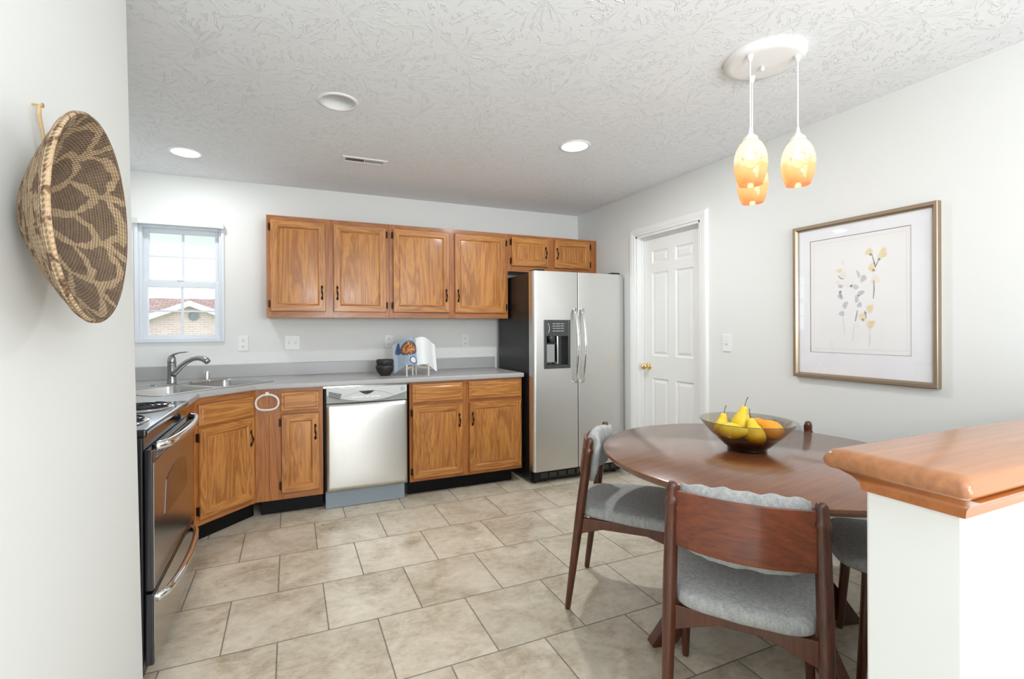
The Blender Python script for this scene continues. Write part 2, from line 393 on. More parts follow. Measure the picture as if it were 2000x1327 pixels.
# ledge cap on the half wall
cap = empty('wooden_ledge', 'long stained alder ledge capping the white half wall beside the round table', 'ledge', (HX, HY0, HZ))
ex, ey0, ey1 = -.046, -.026, .143 + .022       # overhangs relative to (HX,HY0)
def outl(o): return [(ex - o + 0.0, ey0 - o), (XR - HX, ey0 - o), (XR - HX, ey1 + o), (ex - o, ey1 + o)]
loops = []
for o, z in ((-.014, .017), (-.004, .018), (0, .023), (.001, .030), (-.002, .038), (-.008, .045), (-.018, .048)):
    l = []
    # left end has its own overhang; far corner rounded
    x0, y0, y1 = ex - o, ey0 - o, ey1 + o
    r = .012
    for cx_, cy_, a0 in ((x0 + r, y0 + r, 180), ):
        for i in range(5): a = math.radians(a0 + 90 * i / 4); l.append((cx_ + r * math.cos(a), cy_ + r * math.sin(a), z))
    l.append((XR - HX - .001, y0, z)); l.append((XR - HX - .001, y1, z))
    for i in range(5): a = math.radians(90 + 90 * i / 4); l.append((x0 + r + r * math.cos(a), y1 - r + r * math.sin(a), z))
    loops.append(l)
MB().loft(loops, 0, True, True).build('ledge_top', cap_wood, cap, auto=50)
loops = []
for o, z in ((.000, -.018), (.004, -.018), (.006, -.006), (.013, .004), (.024, .012), (.030, .0165)):
    loops.append([(-o, -o, z), (XR - HX - .001, -o, z), (XR - HX - .001, .122 + o, z), (-o, .122 + o, z)])
mb = MB().loft(loops, 0, False, True)
mb.build('cove_molding', cap_under, cap, auto=50)

# baseboards
S_box('baseboard_right', XR - .014, XR, .48, 2.52, 0, .085, white_paint)
S_box('baseboard_right.001', XR - .014, XR, 3.39, YB, 0, .085, white_paint)
S_box('baseboard_left', XN, XN + .013, YR, 1.96, 0, .085, white_paint)

# ---------------------------------------------------------------- door on the right wall
door = bpy.data.objects.new('door_1', None); COL.objects.link(door); door.location = (XR, DY0, 0); struct(door)
W_ = DY1 - DY0
def casing_piece(pts_fn, l0, l1): pass
mb = MB()                                              # casing: stepped profile, mitred, facing -x
prof = [(0, 0), (0, .008), (.006, .012), (.018, .012), (.028, .016), (.055, .018), (.066, .014), (.072, .006), (.072, 0)]   # (distance outward from opening, projection)
loopsA = []
for d, p in prof: loopsA.append([(-p, -d + .0, 0), (-p, -d, DZ + d), (-p, W_ + d, DZ + d), (-p, W_ + d, 0)])
vs = [p for l in loopsA for p in l]; fs = []
for k in range(len(prof) - 1):
    for i in range(3): fs.append((k * 4 + i, k * 4 + i + 1, (k + 1) * 4 + i + 1, (k + 1) * 4 + i))
mb.add(vs, fs); mb.build('door_casing', white_paint, door)
mb = MB(); mb.box(-.002, .12, 0, .018, 0, DZ); mb.box(-.002, .12, W_ - .018, W_, 0, DZ); mb.box(-.002, .12, 0, W_, DZ - .018, DZ)
mb.box(.045, .062, .018, .028, 0, DZ - .018); mb.box(.045, .062, W_ - .028, W_ - .018, 0, DZ - .018); mb.box(.045, .062, .018, W_ - .018, DZ - .03, DZ - .018)
mb.build('door_jamb', white_paint, door, bevel=.002)
# slab with six raised panels, front face at x=.065
def slab():
    mb = MB(); y0, y1, z0, z1 = .02, W_ - .02, .008, DZ - .02; X = .063
    st = .105; mid = .075
    pw = (y1 - y0 - 2 * st - mid) / 2
    ys = [y0, y0 + st, y0 + st + pw, y0 + st + pw + mid, y1 - st, y1]
    zs = [z0, .235, .862, 1.048, 1.745, 1.818, 1.930, z1]
    panels = {(1, 1), (3, 1), (1, 3), (3, 3), (1, 5), (3, 5)}
    for i in range(5):
        for j in range(7):
            a, b, c, d = ys[i], ys[i + 1], zs[j], zs[j + 1]
            if (i, j) in panels:
                lp = []
                for o, dx in ((0, 0), (.012, .009), (.020, .009), (.038, .002), (.040, .002)): lp.append([(X + dx, a + o, c + o), (X + dx, b - o, c + o), (X + dx, b - o, d - o), (X + dx, a + o, d - o)])
                mb.loft(lp)
            else: mb.add([(X, a, c), (X, b, c), (X, b, d), (X, a, d)], [(0, 1, 2, 3)])
    mb.add([(X, y0, z0), (X, y1, z0), (X, y1, z1), (X, y0, z1), (X + .035, y0, z0), (X + .035, y1, z0), (X + .035, y1, z1), (X + .035, y0, z1)], [(0, 4, 5, 1), (1, 5, 6, 2), (2, 6, 7, 3), (3, 7, 4, 0), (4, 7, 6, 5)])
    return mb
slab().build('door_panel', white_paint, door)
kb = MB(); Mk = axis_M((.063, W_ - .085, .955), (-1, 0, 0))
kb.lathe([(0, 0), (.030, 0), (.031, .004), (.024, .009), (.012, .014), (.011, .032), (.019, .038), (.027, .047), (.028, .056), (.022, .064), (.010, .068), (0, .068)], 28, 0, Mk)
k_ = kb.build('door_knob', brass, door, smooth=True); k_['label'] = 'polished brass knob'

# ---------------------------------------------------------------- window
win = bpy.data.objects.new('window_1', None); COL.objects.link(win); win.location = (WX0, YB, WZ0); struct(win)
ww, wh = WX1 - WX0, WZ1 - WZ0
def ringbox(mb, x0, x1, z0, z1, t, y0, y1, tb=None, tt=None):
    tb = t if tb is None else tb; tt = t if tt is None else tt
    mb.box(x0, x0 + t, y0, y1, z0, z1); mb.box(x1 - t, x1, y0, y1, z0, z1); mb.box(x0 + t, x1 - t, y0, y1, z0, z0 + tb); mb.box(x0 + t, x1 - t, y0, y1, z1 - tt, z1); return mb
mb = MB(); ringbox(mb, -.006, ww + .006, -.008, wh + .006, .022, -.014, .02, tb=.030); ringbox(mb, 0, ww, 0, wh, .034, .02, .13, tb=.03)
mb.build('window_frame', vinyl, win, bevel=.003)
def sash(z0, z1, y, name, t, tt, tb):
    x0, x1 = .030, ww - .030
    mb = ringbox(MB(), x0, x1, z0, z1, t, y, y + .030, tb, tt)
    s_ = mb.build(name, vinyl, win, bevel=.003)
    gx0, gx1, gz0, gz1 = x0 + t, x1 - t, z0 + tb, z1 - tt
    m2 = MB(); cxm = (gx0 + gx1) / 2; czm = (gz0 + gz1) / 2
    m2.box(cxm - .008, cxm + .008, y + .008, y + .020, gz0, gz1); m2.box(gx0, gx1, y + .009, y + .019, czm - .007, czm + .007)
    m2.build('muntin', vinyl, s_)
    MB().box(gx0, gx1, y + .022, y + .025, gz0, gz1).build('pane', pane_m, s_)
sash(.018, .452, .035, 'sash', .036, .048, .030)
sash(.430, .850, .075, 'sash', .036, .036, .034)
MB().box(.25, .29, .030, .060, .452, .462).build('sash_lock', white_pl, win, bevel=.003)
bl = empty('window_blind', 'white blind headrail fixed across the top of the kitchen window', 'blind', (WX0 - .006, YB - .050, WZ1 - .022))
MB().box(0, ww + .012, 0, .034, 0, .030).build('headrail', white_pl, bl, bevel=.003)
for x in (-.003, ww - .020): MB().box(x, x + .035, -.003, .036, -.004, .034).build('bracket', grey_pl, bl, bevel=.002)

# ---------------------------------------------------------------- outside: neighbouring house, eave
brick_m, nt, b = nmat('pale_pink_brick'); g = G(nt)
bt = g.n('TexBrick'); bt.inputs['Scale'].default_value = 1; bt.inputs['Brick Width'].default_value = .22; bt.inputs['Row Height'].default_value = .075; bt.inputs['Mortar Size'].default_value = .008
bt.inputs['Color1'].default_value = (.62, .47, .40, 1); bt.inputs['Color2'].default_value = (.55, .40, .34, 1); bt.inputs['Mortar'].default_value = (.66, .6, .55, 1)
g.l(g.map(g.pos(), (1, 1, 1), (0, 0, 0), (math.radians(90), 0, 0)), bt.inputs['Vector']); g.l(bt.outputs['Color'], b.inputs['Base Color']); b.inputs['Roughness'].default_value = .9
shin_m, nt, b = nmat('brown_shingles'); g = G(nt); bt = g.n('TexBrick'); bt.inputs['Scale'].default_value = 1; bt.inputs['Brick Width'].default_value = .3; bt.inputs['Row Height'].default_value = .14; bt.inputs['Mortar Size'].default_value = .012
bt.inputs['Color1'].default_value = (.36, .24, .20, 1); bt.inputs['Color2'].default_value = (.28, .18, .155, 1); bt.inputs['Mortar'].default_value = (.16, .10, .09, 1)
g.l(g.pos(), bt.inputs['Vector']); g.l(bt.outputs['Color'], b.inputs['Base Color']); b.inputs['Roughness'].default_value = .9
house = empty('neighbouring_house', 'pale brick house with brown shingled roof and round gable vent seen through the window', 'house', (-2.95, 18, -3))
px_, pz = 0, 5.20; sl = .40                            # gable peak, slope (local coords)
mb = MB(); hw = 4.2; mb.add([(-hw, 0, 0), (hw, 0, 0), (hw, 0, pz - hw * sl - .1), (0, 0, pz - .1), (-hw, 0, pz - hw * sl - .1)], [(0, 1, 2, 3, 4)])
mb.add([(-hw, 8, 0), (hw, 8, 0), (hw, 8, pz - hw * sl - .1), (-hw, 8, pz - hw * sl - .1)], [(0, 1, 2, 3)]); mb.add([(-hw, 0, 0), (-hw, 8, 0), (-hw, 8, pz - hw * sl - .1), (-hw, 0, pz - hw * sl - .1), (hw, 0, 0), (hw, 8, 0), (hw, 8, pz - hw * sl - .1), (hw, 0, pz - hw * sl - .1)], [(0, 1, 2, 3), (4, 7, 6, 5)])
mb.build('brick_wall', brick_m, house)
mb = MB()
mb.add([(-9, 1.2, 3.2), (11, 1.2, 3.2), (11, 5.5, 5.62), (-9, 5.5, 5.62), (-9, 9.8, 3.2), (11, 9.8, 3.2)], [(0, 1, 2, 3), (3, 2, 5, 4)])
for s_ in (-1, 1): mb.add([(0, -.3, pz), (s_ * (hw + .5), -.3, pz - (hw + .5) * sl), (s_ * (hw + .5), 4.5, pz - (hw + .5) * sl), (0, 4.5, pz)], [(0, 1, 2, 3)])
mb.build('roof', shin_m, house)
mb = MB()
for s_ in (-1, 1):
    a = [(0, -.34, pz + .02), (s_ * (hw + .5), -.34, pz + .02 - (hw + .5) * sl), (s_ * (hw + .5), -.34, pz - .15 - (hw + .5) * sl), (0, -.34, pz - .15)]
    mb.add(a + [(x, y + .34, z) for x, y, z in a], [(0, 1, 2, 3), (4, 7, 6, 5), (0, 4, 5, 1), (2, 6, 7, 3)])
mb.build('fascia', white_paint, house)
mb = MB(); mb.lathe([(.15, 0), (.15, .05), (.12, .06), (.11, .02), (0, .02)], 28, 0, axis_M((.06, -.001, 4.745), (0, -1, 0)))
for i in range(5): mb.box(-.04, .16, -.05, -.03, 4.66 + i * .04, 4.67 + i * .04)
mb.build('gable_vent', grey_mid, house)
mb = MB(); mb.box(-2.5, 3.2, YB + .14, 5.42, 2.122, 2.20); mb.box(-2.5, 3.2, 5.40, 5.46, 2.11, 2.25)
struct(mb.build('trim_1', white_paint))
lawn = plain('grass', (.10, .16, .05), .9, vary=.3); struct(MB().box(-40, 40, YB + 2, 70, -3.2, -3.0).build('ground', lawn))

# ---------------------------------------------------------------- cabinet parts
def door_mb(w, h, fr=.052):
    mb = MB(); lp = []
    for o, d in ((.0, 0), (0, .013), (.005, .019), (fr - .004, .019), (fr + .004, .013), (fr + .006, .009), (fr + .014, .010)):
        lp.append([(o, -d, o), (w - o, -d, o), (w - o, -d, h - o), (o, -d, h - o)])
    mb.loft(lp, 0, True, True, side_mi=[1, 0, 1, 0]); return mb
def drawer_mb(w, h):
    mb = MB(); lp = []
    for o, d in ((0, 0), (0, .012), (.006, .015), (.018, .015), (.024, .019), (.028, .019)):
        lp.append([(o, -d, o), (w - o, -d, o), (w - o, -d, h - o), (o, -d, h - o)])
    mb.loft(lp, 1, True, True); return mb
pull_mesh = None
def pull(parent, x, z):
    global pull_mesh
    if pull_mesh is None:
        mb = MB(); pts = []; rad = []
        for i in range(17):
            t = i / 16; zz = -.048 + .096 * t
            y = -.019 - .019 * math.sin(PI * min(max((t - .06) / .88, 0), 1)); e = abs(t - .5) * 2
            r = .0034 + .0030 * math.exp(-((t - .5) / .14) ** 2) + (.0052 * math.exp(-((e - .86) / .09) ** 2))
            pts.append((.0028 * math.sin(2 * PI * t), y - .019 + .019, zz)); rad.append(r)
        mb.tube(pts, rad, 10)
        for s_ in (-1, 1): mb.lathe([(0, 0), (.0085, 0), (.0075, .003), (.003, .006), (0, .006)], 12, 0, axis_M((0, -.019, s_ * .042), (0, -1, 0)) @ Matrix.Diagonal((1, 1.7, 1, 1)))
        o = mb.build('handle', bronze, parent, smooth=True); pull_mesh = o.data
    else:
        o = bpy.data.objects.new('handle', pull_mesh); COL.objects.link(o); o.parent = parent
    o.location = (x, 0, z); return o
hinge_mesh = None
def hinge(parent, x, z):
    global hinge_mesh
    if hinge_mesh is None:
        mb = MB(); mb.box(-.006, .006, -.017, 0.001, -.024, .024); mb.lathe([(0, -.027), (.004, -.027), (.004, .027), (0, .027)], 10, 0, Matrix.Translation((0, -.018, 0)))
        o = mb.build('hinge', bronze, parent, bevel=.001); hinge_mesh = o.data
    else: o = bpy.data.objects.new('hinge', hinge_mesh); COL.objects.link(o); o.parent = parent
    o.location = (x, 0, z); return o
def add_door(cab, x0, x1, z0, z1, hside, low=True, y=0):
    """door on a cabinet; hside = side that carries the hinges (-1 left)"""
    d = door_mb(x1 - x0, z1 - z0).build('door', [oak_v, oak_h], cab, auto=25); d.location = (x0, y - .001, z0)
    w, h = x1 - x0, z1 - z0
    px = w - .028 if hside < 0 else .028
    short = h < .4
    pull(d, px, h / 2 if short else (.145 if low else h - .135))
    hx = -.006 if hside < 0 else w + .006
    for zz in ((.055, h - .055) if not short else (.045, h - .05)): hinge(d, hx, zz)
    return d
def add_drawer(cab, x0, x1, z0, z1, y=0):
    d = drawer_mb(x1 - x0, z1 - z0).build('drawer', [oak_v, oak_h], cab, auto=25); d.location = (x0, y - .001, z0); return d
def face_frame(cab, x0, x1, z0, z1, stiles, rails, depth, y=0, ctop=None):
    """carcass plus one face frame; stiles [(xa,xb)], rails [(za,zb)]"""
    MB().box(x0 + .003, x1 - .003, y + .019, y + depth, z0 + .004, ctop or z1).build('carcass', oak_f, cab)
    mb = MB()
    for a, b in stiles: mb.box(a, b, y, y + .019, z0, z1, 0)
    for a, b in rails: mb.box(x0, x1, y + .0006, y + .0185, a, b, 1)
    return mb.build('face_frame', [oak_f, oak_fh], cab, bevel=.0012)

# upper cabinets
def upper(label, x0, x1, z0, z1, doors, dz0, dz1):
    c = empty('wall_cabinet', label, 'cabinet', (0, YB - .32, 0), 0, None)
    xs = [x0] + [v for d in doors for v in d[:2]] + [x1]; st = []
    for i in range(0, len(xs), 2): st.append((xs[i] - (0 if i == 0 else .008), xs[i + 1] + (0 if i == len(xs) - 2 else .008)))
    face_frame(c, x0, x1, z0, z1, st, [(z0, dz0 + .008), (dz1 - .008, z1)], .318)
    for a, b, s_ in doors: add_door(c, a, b, dz0, dz1, s_)
    return c
upper('oak wall cabinet nearest the window with two tall doors', -.158, .7405, 1.372, 2.13, [(-.133, .254, -1), (.310, .714, 1)], 1.418, 2.096)
upper('oak wall cabinet above the cookbook and bowls, beside the fridge top', .7415, 1.797, 1.372, 2.13, [(.770, 1.245, -1), (1.295, 1.772, 1)], 1.418, 2.096)
upper('short oak wall cabinet with two small doors over the refrigerator', 1.798, XR - .001, 1.795, 2.13, [(1.830, 2.206, -1), (2.271, 2.664, 1)], 1.845, 2.108)

# base cabinets
FY = YB - .61
ZB0, ZB1 = .114, .876
def toe(cab, x0, x1, y=0, M=None): MB().box(x0, x1, y + .070, y + .085, .002, ZB0 + .004).build('toe_kick', toe_m, cab)
# right-hand base unit
c = empty('base_cabinet', 'oak base cabinet with two drawers and two doors between dishwasher and refrigerator', 'cabinet', (0, FY, 0))
face_frame(c, .832, 1.785, ZB0, ZB1, [(.832, .860), (1.248, 1.318), (1.765, 1.785)], [(ZB0, .150), (.690, .728), (.850, ZB1)], .605)
add_drawer(c, .853, 1.256, .722, .858); add_drawer(c, 1.311, 1.773, .722, .860)
add_door(c, .853, 1.256, .140, .697, -1, False); add_door(c, 1.311, 1.773, .140, .697, 1, False)
toe(c, .832, 1.72)
# narrow unit left of the dishwasher
c = empty('base_cabinet', 'narrow oak base cabinet with one drawer and a plain filler, left of the dishwasher', 'cabinet', (0, FY, 0))
face_frame(c, -.22, .212, ZB0, ZB1, [(-.22, -.135), (-.134, -.048), (.180, .212)], [(ZB0, .160), (.700, .728), (.850, ZB1)], .605, ctop=.735)
add_drawer(c, -.062, .186, .722, .850); add_door(c, -.060, .188, .158, .700, -1, False)
toe(c, -.19, .212)
# diagonal sink base, 45 degrees; local x along the face
DL = (-.525, FY - .305); dw = math.hypot(.305, .305)
c = empty('corner_sink_cabinet', 'diagonal oak corner cabinet under the sink with a false drawer front', 'cabinet', (DL[0], DL[1], 0), math.radians(45))
mb = MB(); mb.box(0, .035, 0, .019, ZB0, ZB1, 0); mb.box(dw - .035, dw, 0, .019, ZB0, ZB1, 0); mb.box(0, dw, .0006, .0185, ZB0, .16, 1); mb.box(0, dw, .0006, .0185, .68, .73, 1); mb.box(0, dw, .0006, .0185, .835, ZB1, 1)
mb.build('face_frame', [oak_f, oak_fh], c, bevel=.0012)
mb = MB(); s2 = dw / 2
mb.prism([(0.002, .019), (dw - .002, .019), (dw + .26, .30), (s2, .85), (-.26, .30)], ZB0 + .004, .70); mb.build('carcass', oak_f, c)
add_drawer(c, .022, dw - .022, .712, .835); add_door(c, .022, dw - .022, .150, .697, -1, False)
MB().box(-.05, dw + .045, .070, .085, .002, ZB0 + .004).build('toe_kick', toe_m, c)
# little unit between diagonal and range (left run)
c = empty('base_cabinet', 'slim oak base filler cabinet tucked between the range and corner cabinet', 'cabinet', (-.525, 2.835, 0), math.radians(90))
MB().box(0, .424, .019, .60, ZB0, .735).build('carcass', oak_f, c); MB().box(0, .427, 0, .019, ZB0, ZB1).build('face_frame', oak_f, c)
MB().box(0, .40, .070, .085, .002, ZB0 + .004).build('toe_kick', toe_m, c)

# towel ring on the filler
t = empty('towel_ring', 'white rounded towel ring hanging on the oak filler panel below the counter', 'towel ring', (-.146, FY - .003, .855))
MB().box(-.011, .011, -.020, .001, -.020, .006).build('mount', white_pl, t, bevel=.003)
mb = MB(); pts = []
for i in range(40):
    a = 2 * PI * i / 40; xx = math.cos(a) * .070; zz = -.066 + math.sin(a) * .058
    xx = .070 * (abs(math.cos(a)) ** .72) * (1 if math.cos(a) > 0 else -1); zz = -.064 + .052 * (abs(math.sin(a)) ** .75) * (1 if math.sin(a) > 0 else -1)
    if zz > -.064: xx *= 1 - .30 * ((zz + .064) / .052) ** 2
    pts.append((xx, -.014, zz))
mb.tube(pts, .0078, 12, closed=True); mb.build('ring', plain('clear_white_acrylic', (.78, .74, .70), .2), t, smooth=True)
def child_lock(x, y): pass

# countertop
DK = .030
d_ = DK * math.tan(math.radians(22.5))
front = [(-1.133, 2.838), (-.525 + DK, 2.838), (-.525 + DK, FY - .305 - d_), (-.22 + d_, FY - DK), (1.797, FY - DK), (1.797, YB - .001), (-1.133, YB - .001)]
mb = MB().prism(front, ZB1 + .001, .914)
ct = empty('countertop', 'grey laminate countertop running along the back wall and round the corner', 'countertop', (0, 0, 0))
slabo = mb.build('worktop', grey_lam, ct)
SM = Vector((-.352, 3.397, 0)); A_ = Vector((1, 1, 0)).normalized(); B_ = Vector((-1, 1, 0)).normalized()
Msink = Matrix(((A_.x, B_.x, 0, SM.x), (A_.y, B_.y, 0, SM.y), (0, 0, 1, 0), (0, 0, 0, 1)))
cut(slabo, MB().prism(rrect(-.39, .39, .075, .60, .04), .80, 1.0, 0, Msink).build('c', grey_lam))
bv = slabo.modifiers.new('b', 'BEVEL'); bv.width = .010; bv.segments = 3; bv.limit_method = 'ANGLE'; bv.angle_limit = math.radians(40)
mb = MB(); mb.box(-1.133, 1.797, YB - .021, YB - .001, .9135, 1.016); mb.box(-1.133, -1.113, 2.838, YB - .022, .9135, 1.016)
mb.build('backsplash', grey_lam, ct, bevel=.004)

# sink
sk = empty('kitchen_sink', 'double bowl stainless steel sink dropped into the corner counter', 'sink', tuple(SM), math.radians(45))
mb = MB()
rim_out = rrect(-.42, .42, .045, .625, .05, 6)
basins = [(-.385, -.018), (.018, .385)]
# deck plate with two holes
deck = MB().prism(rim_out, .9135, .9185).build('rim', sink_m, sk)
for a, b in basins: cut(deck, MB().prism(rrect(a, b, .085, .475, .06, 6), .8, 1.0).build('c', sink_m))
bv = deck.modifiers.new('b', 'BEVEL'); bv.width = .0022; bv.segments = 2; bv.limit_method = 'ANGLE'
for a, b in basins:
    lp = []
    for o, z in ((0, .9180), (.004, .912), (.008, .80), (.03, .752), (.08, .748)): lp.append([(p[0], p[1], z) for p in rrect(a + o, b - o, .085 + o, .475 - o, max(.06 - o * .3, .02), 6)])
    MB().loft(lp).build('basin', sink_m, sk, smooth=True)
    MB().lathe([(0, .752), (.038, .752), (.044, .7505)], 24, 0, Matrix.Translation(((a + b) / 2, .30, 0))).build('drain', steel, sk, smooth=True)
# faucet
fa = empty('kitchen_faucet', 'satin nickel pull-out faucet with single lever rising behind the sink', 'faucet', (SM + A_ * .01 + B_ * .555 + Vector((0, 0, .9185)))[:], math.radians(45) + math.radians(-12))
MB().prism(rrect(-.125, .125, -.028, .028, .028, 8), 0, .006).build('deck_plate', nickel, fa, bevel=.002)
MB().lathe([(0, .004), (.031, .004), (.028, .012), (.026, .05), (.026, .135), (.0265, .137), (.025, .139), (.0265, .141), (.026, .16), (.022, .182), (.012, .195), (0, .198)], 28).build('body', nickel, fa, smooth=True)
P = [(0, -.006, .060), (.012, -.03, .085), (.030, -.065, .120), (.050, -.105, .152), (.070, -.145, .172), (.088, -.18, .178), (.104, -.212, .172), (.113, -.232, .160), (.118, -.243, .148)]
MB().tube(P, [.022, .020, .0175, .016, .0155, .017, .020, .021, .019], 16).build('spout', nickel, fa, smooth=True)
P = [(-.002, 0, .182), (.006, -.012, .200), (.028, -.045, .212), (.052, -.080, .216), (.060, -.093, .2165)]
MB().tube(P, [.018, .013, .009, .008, .004], 12, flat=.6).build('lever', nickel, fa, smooth=True)
sdp = MB(); sdp.lathe([(0, 0), (.027, 0), (.027, .004), (.0205, .007), (.020, .066), (.018, .071), (0, .072)], 24)
ag = sdp.build('air_gap_cap', chrome, None, smooth=True, auto=40, loc=(SM + A_ * .222 + B_ * .500 + Vector((0, 0, .9185)))[:]); tag(ag, 'small chrome air gap cylinder standing on the sink deck right of the faucet', 'air gap')

# ---------------------------------------------------------------- dishwasher
dwv = empty('dishwasher', 'stainless steel dishwasher with silver control panel under the counter', 'dishwasher', (.218, FY, 0))
DWW = .604
MB().box(.004, DWW - .004, .021, .57, .03, .868).build('tub', black_mat, dwv)
mb = MB(); lp = []
for i in range(2): pass
def dwdoor(u, v):  # slightly bowed front
    x = .014 + (DWW - .028) * u; return (x, -.030 - .012 * math.sin(PI * u) ** .7 * (1 - (abs(v - .5) * 2) ** 6 * .5), .128 + .622 * v)
mb.grid(dwdoor, 24, 20)
o = mb.build('door', steel_v, dwv, smooth=True); sm = o.modifiers.new('s', 'SOLIDIFY'); sm.thickness = .028; sm.offset = -1
mb = MB()
mb.box(.014, DWW - .014, -.028, 0, .754, .860)
mb.build('control_panel', grey_mid, dwv, bevel=.004)
fp = []
n = 24
up = [(.016 + (DWW - .032) * i / n, .862) for i in range(n + 1)]
lo = [(.016 + (DWW - .032) * i / n, .815 - .052 * math.sin(PI * i / n) ** .9 + .004 * i / n) for i in range(n + 1)]
poly = up + lo[::-1]
mb = MB(); N_ = len(poly); bulge = lambda x, z: -.030 - .014 * math.sin(PI * (x - .016) / (DWW - .032))
vs = [(x, bulge(x, z), z) for x, z in poly] + [(x, -.02, z) for x, z in poly]
fs = [(i, i + 1, N_ - 2 - i, N_ - 1 - i) for i in range(n)]
fs += [(i, (i + 1) % N_, N_ + (i + 1) % N_, N_ + i) for i in range(N_)]
mb.add(vs, fs); pf = mb.build('panel_face', grey_pl, dwv, auto=40)
def on_panel(x, z, off=.001): return (x, bulge(x, z) - off, z)
for k in range(4):      # vent slots at left
    mb = MB(); z0 = .838 - k * .0095; a = on_panel(.030, z0); b = on_panel(.118 - k * .004, z0 - .022)
    mb.tube([a, b], .0026, 8); mb.build('vent_slot', slot_m, pf)
mb = MB(); pts = []
for i in range(21):
    t = i / 20; pts.append(on_panel(.120 + .375 * t, .792 + .046 * math.sin(PI * t) ** .8))
mb.tube(pts, .0009, 6); mb.build('curved_line', grey_mid, pf)
mb = MB(); pts = [(.235 + .115 * i / 12, .838) for i in range(13)] + [(.350 - .115 * i / 12, .838 - .026 * math.sin(PI * i / 12)) for i in range(1, 12)]
c0 = [on_panel(x, z, .0015) for x, z in pts]; mb.add(c0, [tuple(range(len(c0)))]); mb.build('handle_recess', slot_m, pf)
for x0, x1 in ((.185, .228), (.232, .272), (.280, .312), (.320, .345), (.350, .388)):
    mb = MB(); mb.add([on_panel(x0, .789), on_panel(x1, .789), on_panel(x1, .800), on_panel(x0, .800)], [(0, 1, 2, 3)]); mb.build('button', white_pl, pf)
mb = MB(); pts = [on_panel(.555 + .012 * math.cos(2 * PI * i / 24), .838 + .012 * math.sin(2 * PI * i / 24)) for i in range(24)]; mb.tube(pts, .0009, 6, closed=True)
for sx_ in (-1, 1):
    pts = [on_panel(.555 + sx_ * .004 + .0035 * math.cos(a), .838 + .005 * math.sin(a)) for a in [math.radians(40 + 28 * i) for i in range(11)]]; mb.tube(pts, .0008, 6)
mb.build('maker_emblem', grey_mid, pf)
MB().box(.010, DWW - .030, .004, .02, .004, .124).build('kick_panel', blue_grey, dwv)
mb = MB(); mb.box(-.004, DWW + .006, -.004, .002, .862, .8755); mb.build('top_gap_strip', chrome, dwv)

# ---------------------------------------------------------------- refrigerator
FX0, FX1, FYf, FZ = 1.812, 2.722, 3.405, 1.752
fr = empty('refrigerator', 'side by side stainless refrigerator with black sides and ice dispenser', 'refrigerator', (FX0, FYf, 0))
fw = FX1 - FX0
MB().box(.004, fw - .004, .085, .70, .03, FZ - .012).build('cabinet_body', black_side, fr, bevel=.006)
def fdoor(x0, x1, roundL, roundR):
    prof = []   # plan profile (x,y): front at y=0, back .075
    r = .030
    def arc(cx_, cy_, rr, a0, a1, n=7): return [(cx_ + rr * math.cos(math.radians(a0 + (a1 - a0) * i / n)), cy_ + rr * math.sin(math.radians(a0 + (a1 - a0) * i / n))) for i in range(n + 1)]
    p = [(x0, .078)]
    p += arc(x0 + (r if roundL else .004), (r if roundL else .004), (r if roundL else .004), 180, 270)
    p += arc(x1 - (r if roundR else .004), (r if roundR else .004), (r if roundR else .004), 270, 360)
    p += [(x1, .078)]
    return MB().prism(p, .112, FZ)
SX = .424
d1 = fdoor(0, SX - .003, True, False); d1 = d1.build('freezer_door', steel_v, fr, auto=30)
d2 = fdoor(SX + .003, fw, False, True); d2 = d2.build('fridge_door', steel_v, fr, auto=30)
# dispenser: recess cut from the freezer door
cut(d1, MB().box(.118, .325, -.05, .055, .980, 1.232).build('c', steel_v)); d1.data.materials.clear(); d1.data.materials.append(steel_v)
dp = MB(); ringbox(dp, .098, .346, .950, 1.352, .022, -.008, .0, tb=.030, tt=.135); dpo = dp.build('dispenser_frame', disp_m, d1, bevel=.004)
mb = MB(); mb.box(.117, .326, .050, .056, .979, 1.233); mb.box(.116, .119, -.002, .055, .979, 1.233); mb.box(.324, .327, -.002, .055, .979, 1.233); mb.box(.117, .326, -.002, .055, .976, .981); mb.box(.117, .326, -.002, .055, 1.231, 1.236)
mb.build('dispenser_recess', black_gloss, d1)
mb = MB(); mb.box(.218, .232, -.004, .03, .985, 1.228); mb.build('center_bar', chrome, dpo, bevel=.004)
mb = MB(); mb.tube([(.165, .02, 1.228), (.172, .012, 1.195), (.182, .02, 1.160)], [.026, .024, .012], 12); mb.build('spout', disp_m, dpo, smooth=True)
mb = MB(); mb.box(.130, .205, .012, .020, 1.00, 1.15); mb.build('paddle', grey_mid, dpo, bevel=.004)
mb = MB()
for zz in (1.322, 1.303, 1.284, 1.262):
    for x0, x1 in ((.175, .198), (.205, .245), (.252, .280)): mb.box(x0, x1, -.0105, -.008, zz - .004, zz)
mb.tube([(.132, -.010, 1.325), (.142, -.011, 1.295), (.141, -.011, 1.265), (.134, -.010, 1.245)], .0022, 8)
mb.build('button_marks', grey_pl, dpo)
for i, x in enumerate((SX - .036, SX + .036)):
    mb = MB(); pts = []; rad = []
    for k in range(15):
        t = k / 14; zz = .830 + .615 * t; pts.append((x, -.016 - .052 * math.sin(PI * t) ** .8, zz)); rad.append(.0095)
    pts = [(x, .0, .834)] + pts + [(x, .0, 1.441)]; rad = [.011] + rad + [.011]
    mb.tube(pts, rad, 16, flat=1.75, up=(1, 0, 0)); mb.build('handle', chrome, (d1, d2)[i], smooth=True)
mb = MB(); mb.box(.03, fw - .02, .05, .085, .025, .108); mb.build('base_grille', black_mat, fr, bevel=.003)
mb = MB()
for k in range(9): mb.box(.08 + k * .088, .15 + k * .088, .044, .051, .045, .085)
